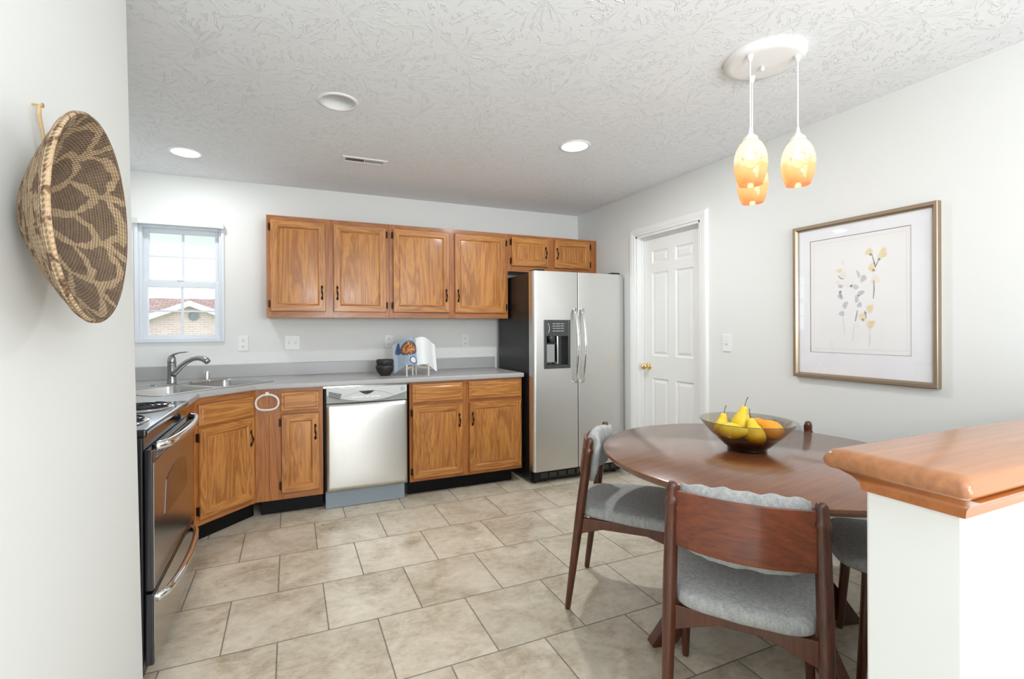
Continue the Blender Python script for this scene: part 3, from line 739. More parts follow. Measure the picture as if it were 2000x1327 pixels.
mb.build('grille_slots', black_gloss, fr)
for x in (.05, fw - .06): MB().lathe([(0, 0), (.022, 0), (.022, .018), (.012, .03), (0, .03)], 16, 0, Matrix.Translation((x, .10, 0))).build('foot', black_mat, fr)
for x in (.03, fw - .12): MB().box(x, x + .09, .02, .13, FZ, FZ + .016).build('hinge_cover', black_mat, fr, bevel=.006)

# ---------------------------------------------------------------- range
RX, RY0, RY1 = -.49, 2.062, 2.828
rg = empty('electric_range', 'black and stainless electric coil range standing against the partition end', 'range', (0, 0, 0))
MB().box(XL + .004, RX - .002, RY0, RY1, .03, .895).build('body', black_side, rg, bevel=.004)
MB().box(XL + .004, RX + .012, RY0 - .003, RY1 + .003, .895, .924).build('cooktop', black_gloss, rg, bevel=.008, seg=3)
mb = MB(); mb.box(XL + .004, XL + .07, RY0, RY1, .924, 1.09); mb.build('backguard', black_gloss, rg, bevel=.008)
burn = [(-.625, 2.27, .092), (-.635, 2.645, .112), (-.93, 2.25, .108), (-.93, 2.63, .088)]
for x, y, r in burn:
    M_ = Matrix.Translation((x, y, .924))
    bw = MB().lathe([(r + .018, 0), (r + .016, .004), (r + .006, .003), (r - .01, -.002 + .003), (.02, .001), (0, .001)], 36, 0, M_).build('drip_bowl', chrome, rg, smooth=True)
    pts = []
    for i in range(150):
        t = i / 149; a = t * 2 * PI * 4.2; rr = .014 + (r - .016) * t; pts.append((x + rr * math.cos(a), y + rr * math.sin(a), .934))
    MB().tube(pts, .0042, 6).build('coil', black_mat, rg, smooth=True)
MB().box(RX - .003, RX + .001, RY0 + .004, RY1 - .004, .845, .895).build('vent_trim', black_gloss, rg)
# oven door: black box with steel skin, window
OD0 = RX + .002; 
odr = MB().box(OD0, RX + .028, RY0 + .003, RY1 - .003, .335, .846).build('oven_door', black_gloss, rg, bevel=.004)
def wpoly(o):   # arched window outline (y,z), top edge bowed up, sides raked
    y0, y1, z0, z1 = 2.225 + o, 2.665 - o, .545 + o, .715 - o
    pts = [(y0 + .012, z0), (y1 - .012, z0), (y1, z0 + .015)]
    for i in range(9): t = i / 8; pts.append((y1 - .03 - (y1 - y0 - .06) * t, z1 - .03 + .03 * math.sin(PI * t)))
    pts.append((y0, z0 + .015)); return pts
skin = MB().box(RX + .0285, RX + .031, RY0 + .008, RY1 - .006, .342, .800).build('door_skin', steel_mat('range_steel', (.50, .49, .47), .22, 'x'), odr)
rs_m = skin.data.materials[0]
wp = wpoly(0)
wm = MB(); wm.add([(RX + .0325, y, z) for y, z in wp] + [(RX + .031, y, z) for y, z in wp], [tuple(range(len(wp)))] + [(i, (i + 1) % len(wp), len(wp) + (i + 1) % len(wp), len(wp) + i) for i in range(len(wp))])
wm.build('oven_window', black_gloss, odr)
mb = MB()
for k in range(3): mb.box(RX + .029, RX + .032, RY0 + .05, RY1 - .05, .812 + k * .010, .816 + k * .010)
mb.build('vent_louvre', grey_mid, odr)
def rhandle(z, name, par, reach=.052):
    pts = [(RX + .026, RY0 + .055, z)]; rad = [.014]
    for k in range(17):
        t = k / 16; e = math.sin(PI * t) ** .35; pts.append((RX + .030 + reach * e, RY0 + .050 + (RY1 - RY0 - .10) * t, z)); rad.append(.0135)
    pts.append((RX + .026, RY1 - .055, z)); rad.append(.014)
    MB().tube(pts, rad, 14, flat=1.25).build(name, chrome, par, smooth=True)
rhandle(.852, 'handle', odr)
dr = MB().box(OD0, RX + .028, RY0 + .003, RY1 - .003, .065, .325).build('storage_drawer', black_gloss, rg, bevel=.004)
MB().box(RX + .0285, RX + .031, RY0 + .008, RY1 - .006, .070, .318).build('drawer_skin', rs_m, dr)
rhandle(.290, 'handle', dr, .045)
for y in (RY0 + .05, RY1 - .05):
    for x in (-.53, -1.05): MB().lathe([(0, 0), (.018, 0), (.018, .03), (0, .03)], 12, 0, Matrix.Translation((x, y, 0))).build('foot', black_mat, rg)

# ---------------------------------------------------------------- outlets and switches
def plate(name, label, cat, loc, facing, kind, w=.072, h=.118):
    rz = {'y': 0, 'x': math.radians(-90)}[facing]
    e = empty(name, label, cat, loc, rz)
    MB().box(-w / 2, w / 2, -.006, 0, -h / 2, h / 2).build('cover_plate', white_pl, e, bevel=.003)
    if kind == 'outlet':
        for zz in (.024, -.024):
            o = MB().prism([(p[0], p[1]) for p in rrect(-.017, .017, -.014, .014, .010, 5)], 0, .002, 0, axis_M((0, -.006, zz), (0, -1, 0))).build('receptacle', white_pl, e)
            m_ = MB(); m_.box(-.008, -.0055, -.0088, -.007, zz - .002, zz + .008); m_.box(.0055, .008, -.0088, -.007, zz - .001, zz + .007); m_.lathe([(0, 0), (.0028, 0), (.0028, .002), (0, .002)], 10, 0, axis_M((0, -.0068, zz - .008), (0, -1, 0))); m_.build('slots', slot_m, o)
    else:
        for x in kind:
            MB().box(x - .006, x + .006, -.008, -.005, -.013, .013).build('switch_slot', grey_pl, e)
            MB().box(x - .004, x + .004, -.018, -.006, -.004, .008).build('toggle', white_pl, e, bevel=.002)
    return e
plate('wall_outlet', 'white double outlet on the back wall just right of the window', 'outlet', (-.338, YB, 1.177), 'y', 'outlet')
plate('light_switch', 'wide white double toggle switch plate on the back wall under the cabinets', 'switch', (.016, YB, 1.177), 'y', (-.024, .024), .116)
plate('wall_outlet', 'white double outlet on the back wall behind the open cookbook', 'outlet', (.795, YB, 1.174), 'y', 'outlet')
plate('wall_outlet', 'white double outlet on the back wall beside the refrigerator', 'outlet', (1.502, YB, 1.170), 'y', 'outlet')
plate('light_switch', 'white single toggle switch between the door and the framed picture', 'switch', (XR, 2.359, 1.176), 'x', (0,))

# ---------------------------------------------------------------- ceiling fixtures
for i, (x, y, on) in enumerate(CANS):
    lab = ['lit recessed ceiling light nearest the kitchen window', 'unlit recessed ceiling can with an open white baffle', 'lit recessed ceiling light in front of the refrigerator'][i]
    e = empty('recessed_light', lab, 'ceiling light', (x, y, ZT))
    MB().lathe([(.082, .0), (.080, -.004), (.088, -.006), (.098, -.004), (.100, 0)], 40).build('trim_ring', white_pl, e, smooth=True)
    d = .014 if on else .12
    MB().lathe([(.0815, 0), (.078, .03), (.072, .13), (0, .132)], 40).build('baffle', white_pl, e, smooth=True)
    if on:
        MB().lathe([(.079, .004), (.06, .001), (0, .0)], 40).build('lens', lens_m, e, smooth=True)
        l = bpy.data.lights.new('recessed_lamp', 'AREA'); l.shape = 'DISK'; l.size = .10; l.energy = SPOT_W * (.42 if i == 0 else 1.05); l.color = (.97, .99, 1)
        lo = bpy.data.objects.new('recessed_lamp', l); lo.location = (x, y, ZT - .008); COL.objects.link(lo)
    else:
        MB().lathe([(0, .06), (.02, .062), (.042, .08), (.045, .10), (.02, .125), (0, .128)], 24).build('bulb', white_pl, e, smooth=True)
vt = empty('ceiling_vent', 'small white louvred air register set in the ceiling', 'vent', (.476, 3.338, ZT))
mb = MB(); ringbox_pts = 0
mb.box(-.150, .150, -.052, -.030, -.007, 0); mb.box(-.150, .150, .030, .052, -.007, 0); mb.box(-.150, -.125, -.03, .03, -.007, 0); mb.box(.125, .150, -.03, .03, -.007, 0); mb.box(-.004, .004, -.03, .03, -.007, 0)
mb.build('frame', white_pl, vt, bevel=.002)
MB().box(-.126, .126, -.031, .031, -.001, -.0005).build('backing', slot_m, vt)
for s_ in (-1, 1):
    mb = MB()
    for k in range(14):
        x = s_ * (.010 + k * .0084); mb.add([(x, -.03, -.001), (x + .0042 * s_, -.03, -.007), (x + .0042 * s_, .03, -.007), (x, .03, -.001)], [(0, 1, 2, 3)])
    mb.build('louvre_bank', white_pl, vt)

# pendant fixture
PC = (1.880, 1.421)
pe = empty('pendant_light', 'round white ceiling canopy with three amber glass pendants over the table', 'pendant light', (PC[0], PC[1], ZT))
MB().lathe([(0, -.030), (.120, -.030), (.145, -.026), (.155, -.016), (.157, -.004), (.157, 0), (0, 0)], 64).build('canopy', canopy_m, pe, smooth=True, auto=50)
MB().lathe([(0, -.052), (.006, -.050), (.009, -.043), (.006, -.034), (.004, -.030)], 16, 0, Matrix.Translation((.004, .012, 0))).build('finial', canopy_m, pe, smooth=True)
for (x, y, zb, zt) in ((1.762, 1.395, 1.872, 2.078), (1.946, 1.320, 1.872, 2.077), (1.923, 1.513, 1.842, 2.048)):
    lx, ly = x - PC[0], y - PC[1]
    MB().lathe([(0, -.058), (.004, -.058), (.008, -.052), (.011, -.040), (.013, -.030)], 16, 0, Matrix.Translation((lx, ly, 0))).build('cord_grip', canopy_m, pe, smooth=True)
    top = zb + .190 - ZT
    MB().tube([(lx, ly, -.05), (lx, ly, top + .02)], .0028, 8).build('cord', canopy_m, pe)
    MB().lathe([(.030, top - .004), (.026, top + .008), (.013, top + .020), (.008, top + .030), (.006, top + .048), (0, top + .050)], 24, 0, Matrix.Translation((lx, ly, 0))).build('socket_cap', canopy_m, pe, smooth=True)
    prof = [(.043, 0), (.052, .022), (.060, .052), (.0635, .082), (.063, .108), (.057, .138), (.046, .164), (.034, .180), (.026, .188)]
    sh = MB().lathe(prof, 40).build('glass_shade', shade_m, pe, smooth=True, loc=(lx, ly, zb - ZT))
    MB().lathe([(0, .075), (.014, .079), (.021, .092), (.021, .108), (.014, .125), (.011, .155), (0, .160)], 20).build('bulb', bulb_m, sh, smooth=True)
    l = bpy.data.lights.new('pendant_lamp', 'POINT'); l.energy = .28; l.shadow_soft_size = .022; l.color = (1, .84, .62)
    lo = bpy.data.objects.new('pendant_lamp', l); lo.location = (x, y, zb + .055); COL.objects.link(lo)

# ---------------------------------------------------------------- picture on the right wall
PY0, PY1, PZ0, PZ1 = 1.200, 1.878, .996, 1.858
pc = empty('framed_picture', 'large framed watercolour of pale yellow pods in a wide white mat', 'picture', (XR, PY1, PZ0), math.radians(-90))
pw, ph = PY1 - PY0, PZ1 - PZ0        # local x runs toward the camera (-y world), -y local faces the room (-x world)
champ = steel_mat('champagne_frame', (.42, .33, .24), .36, 'z', .05)
lp = []
for o, d in ((0, 0), (0, .030), (.003, .032), (.016, .030), (.024, .022), (.026, .016)): lp.append([(o, -d, o), (pw - o, -d, o), (pw - o, -d, ph - o), (o, -d, ph - o)])
MB().loft(lp, 0, False, False).build('frame', champ, pc, auto=25)
mat_w = plain('white_mat_board', (.90, .91, .94), .8); paper = plain('white_paper', (.91, .91, .91), .8); petal = plain('pale_yellow_paint', (.84, .73, .46), .8, vary=.16, vscale=40); petal2 = plain('faint_cream_paint', (.89, .85, .76), .8)
inkg = plain('grey_wash', (.60, .63, .64), .8, vary=.2, vscale=40); inkd = plain('dark_grey_ink', (.30, .32, .34), .8); linem = plain('thin_brown_line', (.38, .30, .28), .7)
I0, I1, J0, J1 = 1.878 - 1.789, 1.878 - 1.309, 1.139 - PZ0, 1.769 - PZ0
mb = MB(); y_ = -.012
mb.add([(.02, y_, .02), (pw - .02, y_, .02), (pw - .02, y_, ph - .02), (.02, y_, ph - .02), (I0, y_, J0), (I1, y_, J0), (I1, y_, J1), (I0, y_, J1), (I0 + .003, -.008, J0 + .003), (I1 - .003, -.008, J0 + .003), (I1 - .003, -.008, J1 - .003), (I0 + .003, -.008, J1 - .003)],
       [(0, 1, 5, 4), (1, 2, 6, 5), (2, 3, 7, 6), (3, 0, 4, 7)], 0)
mb.add([(I0, y_, J0), (I1, y_, J0), (I1, y_, J1), (I0, y_, J1), (I0 + .003, -.008, J0 + .003), (I1 - .003, -.008, J0 + .003), (I1 - .003, -.008, J1 - .003), (I0 + .003, -.008, J1 - .003)], [(0, 1, 5, 4), (1, 2, 6, 5), (2, 3, 7, 6), (3, 0, 4, 7)], 1)
mb.build('mat_board', [mat_w, linem], pc)
MB().box(.015, pw - .015, -.0079, -.003, .015, ph - .015).build('print', paper, pc)
art = MB()
def blob(y, z, ry, rz, ang, mi, n=14, lay=0):
    cx_, cz = 1.878 - y, z - PZ0; pts = []
    for i in range(n):
        a = 2 * PI * i / n; rr = 1 + .14 * math.sin(3 * a + y * 50) + .08 * math.sin(5 * a + z * 70)
        u, v = ry * rr * math.cos(a), rz * rr * math.sin(a) * (1.15 if math.sin(a) > 0 else .85)
        pts.append((cx_ + u * math.cos(ang) - v * math.sin(ang), -.0082 - lay * .0002, cz + u * math.sin(ang) + v * math.cos(ang)))
    art.add(pts, [tuple(range(n))], mi)
def stroke(pts, wd, mi):
    P = [Vector((1.878 - y, -.0083, z - PZ0)) for y, z in pts]; vs = []
    for i, p in enumerate(P):
        t = (P[min(i + 1, len(P) - 1)] - P[max(i - 1, 0)]).normalized(); nrm = Vector((-t.z, 0, t.x)) * wd * (.4 + .6 * math.sin(PI * (i + .5) / len(P))); vs += [p + nrm, p - nrm]
    art.add(vs, [(2 * i, 2 * i + 1, 2 * i + 3, 2 * i + 2) for i in range(len(P) - 1)], mi)
for y, z, ry, rz, a in ((1.489, 1.665, .016, .015, .5), (1.431, 1.648, .016, .025, -.35), (1.477, 1.582, .014, .022, .1), (1.634, 1.585, .012, .010, .2), (1.488, 1.372, .014, .020, -.2), (1.520, 1.330, .014, .020, .5), (1.486, 1.292, .016, .021, -.4)): blob(y, z, ry * 1.35, rz * 1.3, a, 1, lay=0); blob(y, z, ry, rz, a, 0, lay=1)
for y, z, ry, rz, a in ((1.462, 1.520, .020, .022, .3), (1.617, 1.625, .008, .014, 0), (1.612, 1.560, .016, .018, .2), (1.640, 1.520, .010, .016, .3), (1.486, 1.230, .008, .008, 0), (1.487, 1.200, .004, .018, 0), (1.545, 1.285, .010, .010, 0), (1.59, 1.50, .02, .006, 0)): blob(y, z, ry, rz, a, 1)
for y, z, ry, rz, a in ((1.519, 1.530, .013, .020, -.5), (1.540, 1.555, .007, .022, .3), (1.552, 1.490, .012, .014, .3), (1.528, 1.458, .016, .012, .4), (1.550, 1.425, .009, .020, 0), (1.537, 1.395, .011, .015, -.5), (1.628, 1.445, .012, .018, .5), (1.606, 1.396, .012, .020, -.3), (1.622, 1.352, .014, .014, .3), (1.628, 1.500, .012, .009, 0), (1.572, 1.496, .010, .008, 0)): blob(y, z, ry, rz, a, 2)
for pts in (((1.478, 1.655), (1.470, 1.620), (1.462, 1.585), (1.456, 1.600), (1.448, 1.625)), ((1.466, 1.610), (1.472, 1.575)), ((1.470, 1.520), (1.468, 1.470), (1.472, 1.425)), ((1.640, 1.560), (1.625, 1.542), (1.612, 1.540)), ((1.636, 1.475), (1.628, 1.450), (1.622, 1.440)), ((1.510, 1.365), (1.508, 1.345), (1.505, 1.325)), ((1.545, 1.37), (1.552, 1.335), (1.556, 1.31))): stroke(pts, .0028, 3)
for y, z in ((1.483, 1.652), (1.445, 1.622), (1.470, 1.570), (1.508, 1.352), (1.520, 1.318), (1.540, 1.445), (1.628, 1.470)): blob(y, z, .006, .007, .4, 3, lay=2)
for pts in (((1.617, 1.34), (1.612, 1.29), (1.606, 1.24)), ((1.560, 1.30), (1.566, 1.25), (1.570, 1.20)), ((1.487, 1.27), (1.49, 1.21), (1.492, 1.18))): stroke(pts, .0012, 2)
art.build('painted_pods', [petal, petal2, inkg, inkd], pc)
mb = MB(); ringbox(mb, I0 + .020, I1 - .020, J0 + .022, J1 - .022, .0012, -.0081, -.0078); mb.build('border_line', plain('faint_line', (.72, .72, .70), .8), pc)
MB().box(.022, pw - .022, -.0165, -.0145, .022, ph - .022).build('glazing', pic_glass, pc)

# ---------------------------------------------------------------- woven basket on the near wall
def basket_mat():
    m, nt, b = nmat('coiled_grass'); g = G(nt); o = g.obj(); s = g.n('SeparateXYZ'); g.l(o, s.inputs[0])
    r = g.m('SQRT', g.m('ADD', g.m('MULTIPLY', s.outputs[0], s.outputs[0]), g.m('MULTIPLY', s.outputs[1], s.outputs[1])))
    ang = g.m('ARCTAN2', s.outputs[1], s.outputs[0]); arc = g.m('ADD', r, g.m('MULTIPLY', s.outputs[2], .9))
    w_ = g.m('MULTIPLY', g.m('SUBTRACT', g.noise(o, 22, 4), .5), .9)
    wr = g.m('MULTIPLY', g.m('SUBTRACT', g.noise(o, 15, 4), .5), .055)
    # leaf-shaped petals: tan outlines on a dark ground, ring by ring
    aw = g.m('ADD', ang, g.m('ADD', g.m('MULTIPLY', w_, .30), g.m('MULTIPLY', r, 2.2)))
    sn = g.m('ABSOLUTE', g.m('SINE', g.m('MULTIPLY', aw, 4.5))); cs_ = g.m('ABSOLUTE', g.m('COSINE', g.m('MULTIPLY', aw, 4.5)))
    rr = g.m('ADD', r, wr); R1 = g.m('MULTIPLY_ADD', g.m('POWER', sn, .7), .040, .100); inner = g.m('LESS_THAN', rr, R1)
    R2 = g.m('MULTIPLY_ADD', g.m('POWER', cs_, .7), .040, .150)
    def band(v, wd): return g.m('LESS_THAN', v, wd)
    wid = g.m('DIVIDE', .031, g.m('MAXIMUM', r, .04))
    l1 = g.m('MULTIPLY', band(sn, wid), inner); l2 = g.m('MULTIPLY', band(cs_, wid), g.m('SUBTRACT', 1, inner))
    l3 = band(g.m('ABSOLUTE', g.m('SUBTRACT', rr, R1)), .0095); l4 = band(g.m('ABSOLUTE', g.m('SUBTRACT', rr, R2)), .0080)
    line = g.m('MAXIMUM', g.m('MAXIMUM', l1, l2), g.m('MAXIMUM', l3, l4))
    mid = g.ramp(rr, [(.038, 1.0), (.042, 0.0)]); rim = g.ramp(r, [(.199, 0.0), (.202, 1.0)])
    tan = g.mix(g.noise(o, 40, 4), (.36, .235, .125), (.60, .44, .28)); dk = g.mix(g.noise(o, 30, 4), (.13, .080, .046), (.30, .205, .135))
    f = g.m('MAXIMUM', line, mid); col = g.mix(f, dk, tan)
    # outside: mostly pale with short dark dashes
    dash = g.ramp(g.noise(g.map(o, (1, 1, 2.0)), 34, 3, .5, .8), [(.53, 0.0), (.60, 1.0)])
    out_c = g.mix(dash, tan, (.17, .095, .05)); vc = g.n('VertexColor'); vc.layer_name = 'outside'
    sep = g.n('SeparateColor'); g.l(vc.outputs[0], sep.inputs[0])
    full = g.mix(sep.outputs[0], col, out_c)
    # stitches over the coils
    st = g.m('SINE', g.m('MULTIPLY', g.m('ADD', ang, g.m('MULTIPLY', arc, 7)), 130)); co = g.m('SINE', g.m('MULTIPLY', arc, 760))
    sh = g.ramp(g.m('ADD', g.m('MULTIPLY_ADD', co, .5, .5), g.m('MULTIPLY', st, .18)), [(.0, .35), (.40, 1.0)])
    mx = g.n('Mix', data_type='RGBA', blend_type='MULTIPLY'); mx.inputs['Factor'].default_value = .75; g.l(full, mx.inputs['A']); g.l(sh, mx.inputs['B']); g.l(mx.outputs['Result'], b.inputs['Base Color'])
    b.inputs['Roughness'].default_value = .85
    g.bump(g.m('ADD', g.m('MULTIPLY', co, .6), g.m('MULTIPLY', st, .35)), .8, .0035, b)
    return m
bk = empty('woven_basket', 'shallow round basket coiled in tan and dark brown grass hanging on the near wall', 'basket', (XN, 1.215, 1.508))
bk.rotation_euler = (0, math.radians(90), 0)
BR, BD = .200, .106
def brad(t): return BR * math.sin(t * PI / 2) ** .92
prof_in = []; N = 40
for i in range(N + 1):
    t = i / N; r = BR * t; prof_in.append((r, .016 + BD * t ** 1.4))
prof_out = [(r + .010 * min(1, r / .05), z - .008) for r, z in prof_in]
rimp = [(BR + .003, .016 + BD + .003), (BR + .007, .016 + BD + .003), (BR + .010, .016 + BD - .001)]
prof = prof_in + rimp + prof_out[::-1]
prof[0] = (0, prof[0][1]); prof[-1] = (0, prof_out[0][1])
mb = MB(); mb.lathe(prof, 96)
bo = mb.build('coiled_bowl', basket_mat(), bk, smooth=True)
ca = bo.data.color_attributes.new('outside', 'FLOAT_COLOR', 'POINT')
nin = 1 + N * 96
for i, v in enumerate(bo.data.vertices):
    r = math.hypot(v.co.x, v.co.y); o = 1.0 if i >= nin + 96 else 0.0; ca.data[i].color = (o, o, o, 1)
    k = 1 + .012 * math.sin(3 * math.atan2(v.co.y, v.co.x)) * r / BR
    v.co.x *= k; v.co.y *= k * .98
    v.co.z += .0012 * math.sin(r * 760)
nl = MB(); nl.tube([(0, 0, 0), (.0, 0, .016)], .0022, 8); nl.lathe([(0, .016), (.005, .016), (.005, .019), (0, .019)], 12)
hk = empty('wall_nail', 'small brass nail with a loop of twine above the basket', 'nail', (XN, 1.275, 1.752)); hk.rotation_euler = (0, math.radians(90), 0)
nl.build('nail', brass, hk)
twine = plain('tan_twine', (.55, .40, .22), .9)
lo_ = Vector((0, 0, .030)); 
MB().tube([(0, 0, .013), (.020, -.006, .013), (.055, .012, .013), (.085, .022, .012)], .003, 8).build('twine', twine, hk)
MB().tube([(0, 0, .013), (.020, .004, .012), (.055, .018, .012), (.085, .030, .013)], .003, 8).build('twine', twine, hk)

# ---------------------------------------------------------------- stacked bowls, cookbook on its stand
clay = plain('black_stoneware', (.022, .022, .020), .5, 0, (60, .2, .001))
def small_bowl(label, loc, R, H):
    p = [(0, 0), (R * .50, 0), (R * .55, .004), (R * .82, H * .38), (R, H * .72), (R * .985, H * .9), (R * .93, H), (R * .88, H), (R * .92, H * .88), (R * .92, H * .7), (R * .74, H * .38), (R * .45, .012), (0, .010)]
    o = MB().lathe(p, 48).build('stacked_bowl', clay, None, smooth=True, loc=loc); return tag(o, label, 'bowl', 'black bowls stacked on the counter')
small_bowl('larger black stoneware bowl at the bottom of the stack beside the cookbook', (.692, 3.800, .9145), .073, .085)
small_bowl('black stoneware bowl nested on top of the other beside the cookbook', (.692, 3.800, .9145 + .050), .069, .078)

stand = empty('cookbook_stand', 'small white wooden folding stand holding up the open cookbook', 'book stand', (.910, 3.665, .9146))
sw = plain('whitewashed_wood', (.62, .58, .52), .6, vary=.1)
for s_ in (-1, 1):
    h_ = MB(); x0 = s_ * .086; 
    mb = MB(); mb.box(x0 - .0055, x0 + .0055, -.055, -.043, 0, .098); mb.build('post', sw, stand, bevel=.001)
    mb = MB(); mb.box(s_ * .014 - .0055, s_ * .014 + .0055, .055, .067, 0, .090); mb.build('post', sw, stand, bevel=.001)
    mb = MB(); a = Vector((x0, -.049, .062)); b = Vector((s_ * .014, .061, .066)); mb.tube([a, b], .006, 4); mb.build('rail', sw, stand)
bk2 = empty('open_cookbook', 'open cookbook with a bowl of food pictured on its page, propped on the stand', 'book', (.930, 3.70, .978)); bk2.rotation_euler = (math.radians(-16), 0, math.radians(0))
BW, BH = .172, .225
def page(side):
    def fn(u, v, off=0):     # u 0 at spine -> 1 fore edge ; v 0 bottom -> 1 top
        x = side * BW * (u - .06 * math.sin(PI * u)); y = -.040 * math.sin(PI * min(u * 1.15, 1)) * .9 + .050 * u - off
        z = BH * v + .012 + .020 * math.sin(PI * u * .8) - .055 * u * u + (.0)
        return (x * 1.0, y, z)
    return fn
pg_blue = plain('blue_grey_page', (.30, .38, .46), .5); pg_white = plain('white_page', (.80, .82, .83), .5, vary=.04); navy = plain('navy_ink', (.03, .06, .16), .5); pale_i = plain('pale_ink', (.70, .74, .78), .5)
crisp = plain('golden_crisps', (.62, .27, .06), .5, vary=.35, vscale=120); crisp2 = plain('brown_crisps', (.20, .06, .02), .5)
for side, m_ in ((-1, pg_blue), (1, pg_white)):
    fn = page(side); mb = MB(); nu, nv = 40, 4
    a = [fn(i / nu, 0) for i in range(nu + 1)]; b = [fn(i / nu, 1) for i in range(nu + 1)]
    bth = lambda p, i: (p[0] + side * .004 * (i / nu), p[1] + .014 - .004 * (i / nu), p[2])
    lp0 = [a, b]; vs = a + b + [bth(p, i) for i, p in enumerate(a)] + [bth(p, i) for i, p in enumerate(b)]; n = nu + 1; fs = []; mi = []
    for i in range(nu): fs += [(i, i + 1, n + i + 1, n + i), (2 * n + i, 3 * n + i, 3 * n + i + 1, 2 * n + i + 1), (i, 2 * n + i, 2 * n + i + 1, i + 1), (n + i, n + i + 1, 3 * n + i + 1, 3 * n + i)]; mi += [0, 1, 1, 1]
    fs += [(nu, 2 * n + nu, 3 * n + nu, n + nu), (0, n, 3 * n, 2 * n)]; mi += [1, 1]
    bb_ = len(mb.v); mb.v += vs; mb.f += fs; mb.m += mi
    pgo = mb.build('page_block', [m_, pg_white], bk2, auto=50)
    if side == -1:
        def decal(name, cu, cv, ru, rv, mat, lay, n=20, parent=pgo, jig=0, mult=1):
            d = MB(); vs = [fn(cu, cv, .0006 * lay)]; fs = []; R_ = 5
            for q in range(1, R_ + 1):
                for i in range(n):
                    al = 2 * PI * i / n; k = (1 + jig * math.sin(3 * al + cu * 40)) * q / R_; vs.append(fn(cu + ru * k * math.cos(al), cv + rv * k * math.sin(al), .0006 * lay))
            fs += [(0, 1 + i, 1 + (i + 1) % n) for i in range(n)]
            for q in range(R_ - 1): fs += [(1 + q * n + i, 1 + (q + 1) * n + i, 1 + (q + 1) * n + (i + 1) % n, 1 + q * n + (i + 1) % n) for i in range(n)]
            d.add(vs, fs); return d.build(name, mat, parent)
        decal('printed_bowl', .38, .62, .40, .27, navy, 1); decal('printed_food', .39, .62, .35, .235, crisp2, 2)
        d = MB(); rnd_ = random.Random(3)
        for k in range(24):
            al = rnd_.uniform(0, 2 * PI); q = math.sqrt(rnd_.random()) * .9; cu, cv = .39 + .30 * q * math.cos(al), .62 + .20 * q * math.sin(al); th = rnd_.uniform(0, PI); L, Wd = .080, .024
            pts = [fn(cu + L * math.cos(b_) * math.cos(th) - Wd * math.sin(b_) * math.sin(th), cv + (L * math.cos(b_) * math.sin(th) + Wd * math.sin(b_) * math.cos(th)) * .8, .0018 + k * .00004) for b_ in [2 * PI * i / 8 for i in range(8)]]
            d.add(pts, [tuple(range(8))])
        d.build('printed_crisps', crisp, pgo)
        decal('printed_napkin', .84, .72, .09, .20, navy, 1, jig=.2); decal('printed_saucer', .22, .17, .20, .14, navy, 1); decal('printed_dip', .22, .17, .15, .105, pale_i, 2)
        d = MB(); pts = [fn(.62, .12, .002), fn(.58, .11, .002), fn(.10, .50, .002), (fn(.06, .62, .002)), fn(.14, .58, .002)]; d.add(pts, [(0, 1, 2, 3, 4)]); d.build('printed_spoon', pale_i, pgo)
    else:
        d = MB(); rnd_ = random.Random(5)
        for blk in ((.2, .78, .82, .88), (.2, .42, .30, .76), (.5, .82, .30, .76)):
            v = blk[3]
            while v > blk[2]:
                u1 = blk[1] - rnd_.uniform(0, .08); p = [fn(blk[0], v, .0008), fn(u1, v, .0008), fn(u1, v + .008, .0008), fn(blk[0], v + .008, .0008)]; d.add(p, [(0, 1, 2, 3)]); v -= .032
        d.build('printed_lines', plain('light_grey_print', (.62, .65, .67), .6), pgo)

# ---------------------------------------------------------------- dining table
TC = (1.798, 1.400); TR, TZ = .625, .755
tb = empty('dining_table', 'round dark walnut dining table on crossed slanting plank legs', 'table', (TC[0], TC[1], 0))
tp = MB().lathe([(0, TZ), (TR - .004, TZ), (TR, TZ - .003), (TR - .001, TZ - .014), (TR - .018, TZ - .030), (0, TZ - .030)], 128).build('tabletop', table_wood, tb, auto=40)
tp.rotation_euler.z = math.radians(10)
for k, deg in enumerate((166, 256, 346, 76)):
    a = math.radians(deg); d_ = Vector((math.cos(a), math.sin(a), 0)); n_ = Vector((-math.sin(a), math.cos(a), 0)); mb = MB(); t_ = .020
    sec = [(.10, TZ - .03), (.02, TZ - .03), (.03, .50), (.50, 0), (.575, 0), (.575, .012), (.19, .50)] if False else [(.03, TZ - .03), (.03, .36), (.385, 0), (.475, 0), (.485, .014), (.16, .44), (.14, TZ - .03)]
    vs = [d_ * r + Vector((0, 0, z)) + n_ * s_ for s_ in (-t_, t_) for r, z in sec]; m_ = len(sec)
    mb.add([tuple(v) for v in vs], [tuple(range(m_)), tuple(range(m_, 2 * m_))[::-1]] + [(i, (i + 1) % m_, m_ + (i + 1) % m_, m_ + i) for i in range(m_)])
    mb.build('leg', walnut, tb, bevel=.004)
MB().box(-.28, .28, -.03, .03, TZ - .06, TZ - .03).build('cross_brace', walnut, tb); 

